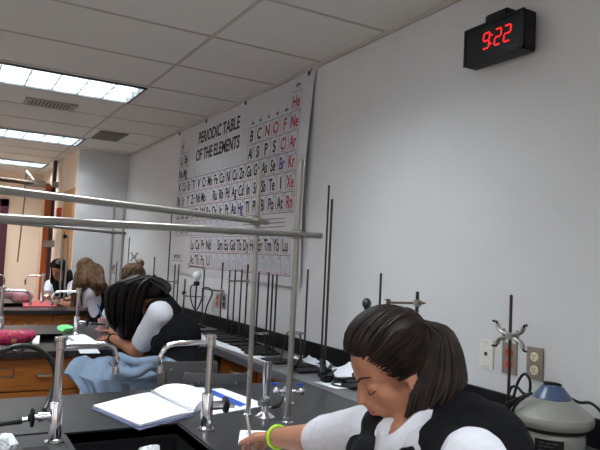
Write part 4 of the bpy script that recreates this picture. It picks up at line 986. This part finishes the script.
# collar
b = MB(); cdir = (Rv * -1 * .75 + Bv * .45 + Vector((0, 0, -.25))).normalized()
nk = N1 + Vector((0, 0, .012)) - Rv * .016 + Bv * .026; upn = (H1.p(-.03, 0, -.03) - N1).normalized(); xn, yn, _ = frame_of(upn)
cn = 28; vs = []; fs = []
for i in range(cn + 1):
    a = 2 * PI * i / cn; dv = xn * math.cos(a) + yn * math.sin(a); front = max(0, dv.dot(cdir)); gap = front ** 3
    top = nk + dv * (.064 + .006 * gap) + upn * (.030 - .055 * gap); bot = nk + dv * (.086 + .022 * gap) + upn * (-.012 - .060 * gap); mid = nk + dv * (.073 + .010 * gap) + upn * (.026 - .055 * gap)
    vs += [top, mid, bot]
for i in range(cn):
    a = i * 3; fs += [[a, a + 1, a + 4, a + 3], [a + 1, a + 2, a + 5, a + 4]]
co = obj('collar', b.add(vs, fs), M_shirt, g1); so = co.modifiers.new('s', 'SOLIDIFY'); so.thickness = .004
# vest
b = MB(); DZ = Vector((0, 0, -.045)); torso(b, N1, SL1.lerp(SR1, .14) + DZ, SR1.lerp(SL1, .16) + DZ, HL1, HR1, .106, .118)
sh1 = SL1.lerp(SR1, .14); sh2 = SR1.lerp(SL1, .20)
b.cap(sh1, N1 + (SL1 - SR1).normalized() * .075 + Rv * .03 + Vector((0, 0, -.01)), .066, .05); b.cap(sh2, N1 + (SR1 - SL1).normalized() * .08 + Vector((0, 0, -.025)), .052, .038)
b.ell(sp(462, 437, 1.34), (.098, .098, .098)); b.ell(sp(484, 458, 1.30), (.105, .105, .12)); b.cap(sp(445, 452, 1.26), sp(470, 446, 1.27), .062, .07)
b.cap(sp(380, 426, 1.43), sp(386, 456, 1.40), .045, .062); b.cap(sp(386, 456, 1.40), sp(428, 462, 1.31), .060, .074); b.ell(sp(384, 464, 1.40), (.080, .080, .080)); b.ell(sp(425, 468, 1.30), (.072, .072, .072)); b.ell(sp(405, 478, 1.36), (.08, .08, .08)); b.cap(sp(374, 436, 1.46), sp(388, 452, 1.42), .050, .052); b.cap(sp(446, 440, 1.27), sp(427, 462, 1.28), .052, .055)
remesh('vest', b, M_vest, g1, 0.005, 6)
# wristband, earring
mb = MB(); wd = (W1 - E1).normalized(); mb.torus(W1 - wd * .004, .0325, .0055, wd, 30, 8); obj('wristband', mb, M_lime, g1)
obj('earring', MB().ell(H1.p(.008, -.081, -.030), .003, n=8).ell(H1.p(.008, .081, -.030), .003, n=8), M_chrome, g1)
# hair: scalp base, combed locks to the tie, ponytail
hb = MB(); H1.ell(hb, (-.020, 0, .052), (.092, .080, .083), 26); H1.ell(hb, (.032, 0, .092), (.044, .056, .034), 20); H1.ell(hb, (-.05, 0, .02), (.056, .068, .068), 20)
for sg in (-1, 1): H1.cap(hb, (.022, sg * .066, .062), (-.045, sg * .066, .010), .013, .018)
hr = remesh('hair', hb, M_hair, g1, 0.005, 4)
TIE = (-.100, 0, .078); tie_dir = Vector((TIE[0] + .005, 0, TIE[2] - .048))
paths = []
LINE = [(.082, 0, .098), (.078, .026, .093), (.070, .048, .080), (.060, .060, .064), (.051, .068, .044), (.042, .073, .018), (.026, .078, -.008), (-.002, .083, .012), (-.034, .074, -.022), (-.058, .052, -.040), (-.072, .02, -.046)]
def hairline(t_):
    x = t_ * (len(LINE) - 1); k = min(int(x), len(LINE) - 2); a, b_ = Vector(LINE[k]), Vector(LINE[k + 1]); return a.lerp(b_, x - k)
CEN = Vector((-.006, 0, .044)); RAD = Vector((.099, .083, .089))
def to_dir(p): v = p - CEN; return Vector((v.x / RAD.x, v.y / RAD.y, v.z / RAD.z))
TIE = (-.100, 0, .078); dT = to_dir(Vector(TIE))
for i in range(330):
    t_ = random.random() ** 1.15; sg = random.choice((-1, 1)); h_ = hairline(t_); h_.y *= sg; dh = to_dir(h_); e_ = dT + Vector((0, random.uniform(-.14, .14), random.uniform(-.12, .12)))
    inner = random.random() ** 2 * .35; dh = dh.lerp(e_, inner) if inner > .02 else dh
    n_ = 11; L0 = dh.length * .93 if inner < .05 else 1.0; a_, b_ = dh.normalized(), e_.normalized(); ang = a_.angle(b_); ax = a_.cross(b_).normalized(); pth = []
    puff = .075 * max(0, 1 - t_ * 2.4); jit = random.uniform(.99, 1.035)
    for k in range(n_ + 1):
        w_ = k / n_; v = Quaternion(ax, ang * w_) @ a_; f_ = (L0 * (1 - min(1, w_ * 5)) + 1.035 * min(1, w_ * 5)) * jit + puff * math.sin(PI * min(1, w_ * 1.15 + .12)) ** .8
        if t_ > .25: v = v + Vector((0, 0, -.16 * math.sin(PI * w_) * (t_ < .75)))
        pth.append(H1.p(CEN.x + v.x * RAD.x * f_, CEN.y + v.y * RAD.y * f_, CEN.z + v.z * RAD.z * f_))
    paths.append(pth)
mb = MB(); strands(mb, paths, .0052); obj('combed_locks', mb, M_hair, hr)
tc = H1.p(*TIE)
mb = MB(); mb.torus(tc, .020, .007, (tc - H1.p(-.02, 0, .05)), 18, 8); obj('hair_tie', mb, M_black, hr)
paths = []
P0 = tc
for i in range(240):
    u = random.uniform(-1, 1); v = random.uniform(-1, 1)
    if u * u + v * v > 1: u *= .7; v *= .7
    ln = 1 - .28 * random.random() ** 2
    pth = [P0 + Uv * (-.010 * u) + Bv * .008 * v, sp(439 + 7 * u, 331 - 5 * u, 1.39) + Bv * .02 * v, sp(443 + 16 * u, 350 - 5 * u, 1.37) + Bv * .034 * v, sp(442 + 23 * u, 371 - 4 * u, 1.36) + Bv * .038 * v,
           sp(438 + 28 * u, 388 - 5 * u, 1.35) + Bv * .038 * v, sp(432 + 30 * u * ln + random.uniform(-3, 2), 404 * ln + 388 * (1 - ln) - 13 * u + 3 * abs(v), 1.345) + Bv * .034 * v]
    paths.append(spline(pth, 3))
mb = MB(); strands(mb, paths, .0062); obj('ponytail', mb, M_hair, hr)
# pencil in her hand
pt = sp(246.5, 413.5, 2.0); pq = sp(253, 452, 2.03)
t = thing('pencil', 'pale pencil held upright in the hand with the lime wristband', 'pencil', pq)
dv = (pt - pq).normalized(); obj('shaft', MB().cyl(pq, pt - dv * .008, .0042, n=6), mat('pale_grey_paint', (200, 198, 194), .4, var=.03), t)
obj('tip', MB().cyl(pt - dv * .008, pt, .0042, .002, n=8), M_white, t)

# ---- girl bent over the second bench ---------------------------------------
g2 = thing('person', 'girl writing at the second bench, long dark hair hiding her face, blue-grey skirt', 'person', (1.15, 3.75, 0))
H2 = Head(sp(141, 298, 3.90), -Rv * .62 - Bv * .25 - Uv * .74, -Rv * .7 + Uv * .6)
N2 = sp(160, 300, 3.86); SL2 = sp(160, 314, 3.68); SR2 = sp(158, 303, 3.98); E2 = sp(137, 352, 3.80); W2 = sp(112, 338, 4.10)
HL2 = sp(184, 393, 3.55); HR2 = sp(188, 383, 3.85); ER2 = sp(130, 338, 4.15); WR2 = sp(112, 331, 4.4)
KL2 = sp(91, 384, 3.62); KR2 = sp(93, 381, 3.76)
b = MB(); build_head(b, H2, False); limb(b, [H2.p(-.03, 0, -.02), N2], [.052, .056]); torso(b, N2, SL2, SR2, HL2, HR2, .07, .095)
limb(b, [SL2, E2, W2], [.048, .041, .027]); limb(b, [SR2, ER2, WR2], [.048, .040, .027])
for a, k in ((HL2, KL2), (HR2, KR2)):
    f_ = Vector((k.x + .03, k.y, .08)); limb(b, [a, k, f_], [.085, .056, .040]); b.cap(f_ + Vector((0, 0, -.035)), f_ + Vector((-.14, .02, -.045)), .036, .03)
hand(b, W2, sp(97, 337, 4.22) - W2, Vector((0, 0, -1)), .35, .95, thumb=1); hand(b, WR2, sp(104, 330, 4.5) - WR2, Vector((0, 0, -1)), .5, .9, thumb=-1)
remesh('body', b, M_skin2, g2, 0.006, 3); 
b = MB(); limb(b, [SL2 + Vector((0, 0, .0)), SL2.lerp(E2, .45)], [.078, .072]); b.cyl(SL2.lerp(E2, .45), SL2.lerp(E2, .80), .074, .066, 22)
limb(b, [SR2, SR2.lerp(ER2, .4)], [.07, .065]); b.cyl(SR2.lerp(ER2, .4), SR2.lerp(ER2, .75), .065, .06, 22); torso(b, N2, SL2, SR2, HL2, HR2, .088, .108)
remesh('shirt', b, M_shirt, g2, 0.007, 4)
b = MB(); a1 = SL2.lerp(SR2, .22) + Rv * .03; a2 = SR2.lerp(SL2, .2); torso(b, N2, a1, a2, HL2, HR2, .112, .128)
mid = ((SL2 + SR2) / 2).lerp((HL2 + HR2) / 2, .35); b.ell(mid + Rv * .07 + Bv * .05, (.14, .14, .15)); b.cap(a1 + Rv * .03, N2 + Rv * .02, .07, .055)
b.ell(((SL2 + SR2) / 2).lerp((HL2 + HR2) / 2, .72) + Rv * .03 + Bv * .03, (.15, .16, .14))
b.ell(sp(165, 343, 3.70), (.085, .085, .085)); b.ell(sp(160, 352, 3.74), (.06, .06, .06))
remesh('vest', b, M_vest, g2, 0.007, 5)
# skirt: draped sheet over thighs with hanging pleats
vs = []; fs = []; NS, NT = 60, 26
HM = (HL2 + HR2) / 2 + Rv * .05; KM = (KL2 + KR2) / 2 - Rv * .10 + Uv * .02
for i in range(NS + 1):
    s_ = i / NS; c_ = HM.lerp(KM, s_); wdt = .30 - .05 * s_
    for j in range(NT + 1):
        v = j / NT; far = .55 if v < .25 else 1.0; fold = .012 * math.sin(s_ * 34 + 2.2 * v) + .008 * math.sin(s_ * 61 + 1)
        if v < .5:   # over the lap, far side to near side
            a = PI * .78 * (v / .5) + .12; off = -Bv * (-math.cos(a)) * -wdt; p = c_ + Bv * (-math.cos(a)) * (wdt * .95) * far + Uv * (math.sin(a) * (.115 + .02 * math.sin(s_ * 9)) + .012 * math.sin(s_ * 17 + v * 8))
            p = p + Vector((0, 0, fold * .5))
        else:        # hanging on the side facing the camera
            a = PI * .78 + .12; h = (v - .5) / .5; p = c_ + Bv * (-math.cos(a)) * (wdt * .95) + Uv * (math.sin(a) * (.115 + .02 * math.sin(s_ * 9)) + .012 * math.sin(s_ * 17 + 4))
            p = p + Uv * (-h * (.27 - .20 * s_ ** 2)) + Bv * (fold * (0.5 + 2.2 * h) + .02 * h) + Rv * (.10 * h * (s_ - .0) * (1 if s_ > .7 else .8))
        vs.append(p)
for i in range(NS):
    for j in range(NT): a = i * (NT + 1) + j; fs.append([a, a + 1, a + NT + 2, a + NT + 1])
o = obj('skirt', MB().add(vs, fs), M_skirt, g2); so = o.modifiers.new('s', 'SOLIDIFY'); so.thickness = .006; so.offset = 0
b = MB(); 
for pts_ in ([sp(112, 360, 3.45), sp(124, 372, 3.42), sp(138, 373, 3.42), sp(150, 366, 3.44), sp(162, 371, 3.5), sp(172, 377, 3.56)], [sp(118, 356, 3.5), sp(135, 362, 3.45), sp(160, 360, 3.45), sp(176, 366, 3.45)]):
    b.tube(spline(pts_, 6), .032, 10, flat=.8)
b.cap(sp(122, 382, 3.52), sp(170, 388, 3.52), .035)
remesh('gathered_shirt_tail', b, M_skirt, g2, .008, 3)
b = MB()
for k in (KL2, KR2): f_ = Vector((k.x + .03, k.y, .08)); a = k.lerp(f_, .06); b.cyl(a, f_, .062, .046, 20); b.ell(a, (.060, .060, .03)); b.cap(f_, f_ + Vector((-.13, .02, -.01)), .044, .036)
remesh('socks', b, M_shirt, g2, .006, 2)
# hair
hb = MB(); H2.ell(hb, (-.012, 0, .05), (.108, .092, .102), 22)
hb.cap(sp(137, 300, 3.92), sp(127, 330, 3.92), .10, .065); hb.cap(sp(127, 300, 3.95), sp(120, 325, 3.98), .085, .055); hb.cap(sp(143, 290, 3.88), sp(160, 289, 3.82), .075, .05)
hr = remesh('hair', hb, M_hairblk, g2, .007, 4)
paths = []
crown = sp(145, 277, 3.85)
for i in range(170):
    u = random.uniform(0, 1); dd = random.uniform(-1, 1)
    st = crown + Rv * (.10 * (u - .35)) + Bv * .05 * dd + Uv * random.uniform(-.012, .012)
    top = sp(112 + 38 * u, 285 + 4 * abs(u - .5) + random.uniform(-2, 2), 3.86 - .0 + .0) + Bv * (.085 * dd + .03)
    mid = sp(108 + 36 * u, 308, 3.86) + Bv * (.09 * dd + .02)
    en = sp(112 + 26 * u, 334 - 12 * abs(u - .55) * (1.6 if u < .5 else .9) + random.uniform(-3, 2), 3.88) + Bv * .07 * dd
    paths.append(spline([st, top, mid, en], 4))
for i in range(50):
    dd = random.uniform(-1, 1); u = random.random()
    paths.append(spline([crown + Rv * (.08 * (u - .5)) + Bv * .05 * dd, sp(156, 278 + 5 * u, 3.82) + Bv * .06 * dd, sp(167, 284 + 6 * u, 3.78) + Bv * .06 * dd, sp(170 - 3 * u, 290 + 4 * u, 3.76) + Bv * .05 * dd], 4))
mb = MB(); strands(mb, paths, .0085); obj('long_locks', mb, M_hairblk, hr)
t = obj('hand_watch', MB().torus(W2 + (E2 - W2).normalized() * .01, .030, .004, W2 - E2, 20, 6), M_black, g2)

# ---- generic seated girl for the back rows ---------------------------------
def girl(label, Hc, F, U, N, SL, SR, EL, ER, WL, WR, hips, knees, hairm, hair_long, skin=M_skin, fine=False, hdirs=None, sleeve=.8, hs=1.0):
    g = thing('person', label, 'person', (hips.x, hips.y, 0)); H = Head(Hc, F, U); sd = (SR - SL).normalized()
    HL, HR = hips - sd * .10, hips + sd * .10; KL, KR = knees - sd * .09, knees + sd * .09
    b = MB(); build_head(b, H, fine); limb(b, [H.p(-.03, 0, -.02), N], [.050, .054]); torso(b, N, SL, SR, HL, HR, .07, .10)
    limb(b, [SL, EL, WL], [.046, .039, .027]); limb(b, [SR, ER, WR], [.046, .039, .027])
    for a, k in ((HL, KL), (HR, KR)): f_ = Vector((k.x, k.y, .08)); limb(b, [a, k, f_], [.085, .056, .040]); b.cap(f_ - Vector((0, 0, .035)), f_ + (k - a).normalized() * .13 + Vector((0, 0, -.045)), .035, .03)
    dl, dr = hdirs if hdirs else (WL - EL, WR - ER)
    hand(b, WL, dl, Vector((0, 0, -1)), .5, .95, thumb=-1); hand(b, WR, dr, Vector((0, 0, -1)), .5, .95, thumb=1)
    remesh('body', b, skin, g, .0065, 2)
    b = MB(); torso(b, N, SL, SR, HL, HR, .095, .118)
    for S_, E_ in ((SL, EL), (SR, ER)): limb(b, [S_, S_.lerp(E_, .5)], [.066, .064]); b.cyl(S_.lerp(E_, .5), S_.lerp(E_, sleeve), .066, .06, 18)
    remesh('shirt', b, M_shirt, g, .008, 3)
    b = MB(); torso(b, N, SL.lerp(SR, .2), SR.lerp(SL, .2), HL, HR, .107, .126); remesh('vest', b, M_vest, g, .008, 4)
    b = MB()
    for a, k in ((HL, KL), (HR, KR)): b.cap(a, k, .12, .085)
    remesh('skirt', b, M_skirt, g, .012, 3)
    hb = MB(); H.ell(hb, (-.018, 0, .055), (.100, .085, .098), 20)
    for c_, r_ in hair_long: hb.ell(c_, r_)
    hr = remesh('hair', hb, hairm, g, .007, 4)
    return g, H, hr
# girl behind her
g3, H3, hr3 = girl('girl with tied-back brown hair mostly hidden behind the dark-haired girl', sp(137, 281, 5.05), -Rv * .6 + Bv * .35 - Uv * .75, -Rv * .5 + Bv * .2 + Uv * .6,
    sp(140, 292, 5.15), sp(118, 299, 5.10), sp(152, 298, 5.3), sp(106, 322, 5.15), sp(140, 330, 5.0), sp(104, 328, 5.0), sp(128, 334, 4.85), Vector((1.45, 5.80, .56)), Vector((1.15, 5.86, .56)), M_hairlt, [], skin=M_skin,
    hdirs=(-Rv + Bv * .8 - Uv * .2, -Rv + Bv * .4), sleeve=.92)
paths = []
for i in range(110):
    st = Vector((random.uniform(-.1, 1), random.uniform(-1, 1), random.uniform(-.1, 1.2))); paths.append(scalp_path(H3, st, (-.95, 0, .3), (.106, .091, .104), 8, lift=.03))
mb = MB(); strands(mb, paths, .008); H3.ell(mb, (-.12, 0, .08), (.035, .035, .035)); obj('combed_locks', mb, M_hairlt, hr3)
t = thing('blue_pen', 'thin blue pen against the white sleeve at the far side of the second bench', 'pen', sp(100, 305, 4.95)); obj('shaft', MB().cyl(sp(97.5, 304, 4.95), sp(102, 316.5, 4.95), .006, n=8), M_blue, t); obj('tip', MB().cyl(sp(102, 316.5, 4.95), sp(102.6, 318, 4.95), .006, .001, n=8), M_ink, t)
# girl at the farthest bench, seen from behind
g4, H4, hr4 = girl('girl with long light brown hair seen from behind at the farthest bench', sp(86, 273, 6.15), -Rv * .72 - Bv * .55 - Uv * .35, Uv - Rv * .2,
    sp(95, 283, 6.1), sp(92, 291, 6.02), sp(103, 288, 6.25), sp(80, 306, 6.15), sp(95, 300, 6.6), sp(64, 304, 6.45), sp(80, 300, 6.9), Vector((1.42, 6.42, .58)), Vector((1.10, 6.42, .56)), M_hairlt, [(sp(95, 285, 6.05), (.09, .10, .13)), (sp(82, 288, 6.15), (.07, .08, .13))])
paths = []
cr = sp(90, 262, 6.1)
for i in range(150):
    u = random.random(); dd = random.uniform(-1, 1)
    e = sp(72 + 40 * u, (306 if u < .3 else 290 + 6 * random.random()), 6.08) + Bv * .08 * dd
    paths.append(spline([cr + Rv * .05 * (u - .5) + Bv * .03 * dd, sp(78 + 24 * u, 268 + random.uniform(-1, 1), 6.08) + Bv * (.09 * (1 - abs(2 * u - 1)) + .03 * dd), sp(77 + 30 * u, 282, 6.05) + Bv * (.09 + .05 * dd), e], 4))
mb = MB(); strands(mb, paths, .009); obj('long_locks', mb, M_hairlt, hr4)
# girl facing us
g5, H5, hr5 = girl('girl facing the camera with dark hair behind the farthest bench', sp(59, 270.5, 7.85), Bv * .9 - Rv * .25 - Uv * .3, Uv + Bv * .2,
    sp(61, 281, 7.95), sp(72, 285, 7.95), sp(50, 285, 7.95), sp(73, 299, 7.75), sp(47, 297, 7.75), sp(64, 300, 7.45), sp(60, 300, 7.4), Vector((1.42, 8.28, .58)), Vector((1.33, 8.15, .5)), M_hairblk,
    [(sp(69, 280, 7.95), (.05, .06, .14)), (sp(53.5, 281, 7.98), (.045, .05, .13))], fine=True, hdirs=(-Rv * .6 + Bv * .5, Rv * .5 + Bv * .6))
face_parts(H5, g5)
mb = MB()
for sg in (-1, 1): H5.ell(mb, (.083, sg * .029, .004), (.005, .011, .006), 10)
obj('eyes', mb, M_ink, g5)
paths = []
for i in range(120):
    sg = random.choice((-1, 1)); a0 = random.uniform(.15, 1.0)
    pth = scalp_path(H5, (random.uniform(-.2, .8), sg * .08, .9), (random.uniform(-.7, .25), sg, -.2), (.107, .095, .107), 6)
    pth += [pth[-1] + Vector((0, 0, -.09)), pth[-1] + Vector((0, 0, -.17)) + Bv * .01]; paths.append(pth)
mb = MB(); strands(mb, paths, .009); obj('long_locks', mb, M_hairblk, hr5)
# stools of the other girls
def stool(c, label):
    t = thing('lab_stool', label, 'stool', (c[0], c[1], 0)); z = c[2]
    obj('seat', MB().lathe([(.15, 0), (.16, .01), (.16, .025), (.14, .03)], (c[0], c[1], z - .03)), M_grey, t)
    for k in range(4):
        a = PI / 4 + k * PI / 2; obj('leg', MB().cyl((c[0] + .1 * math.cos(a), c[1] + .1 * math.sin(a), z - .03), (c[0] + .17 * math.cos(a), c[1] + .17 * math.sin(a), 0), .011, n=8), M_steel, t)
    obj('foot_ring', MB().torus((c[0], c[1], .2), .155, .007), M_steel, t)
stool((1.45, 5.80, .45), 'grey stool under the girl with tied-back hair'); stool((1.42, 6.42, .47), 'grey stool under the girl with light brown hair'); stool((1.42, 8.28, .47), 'grey stool under the girl facing the camera')
hp = (HL1 + HR1) / 2; stool((hp.x, hp.y, hp.z - .10), 'grey stool under the girl in front')
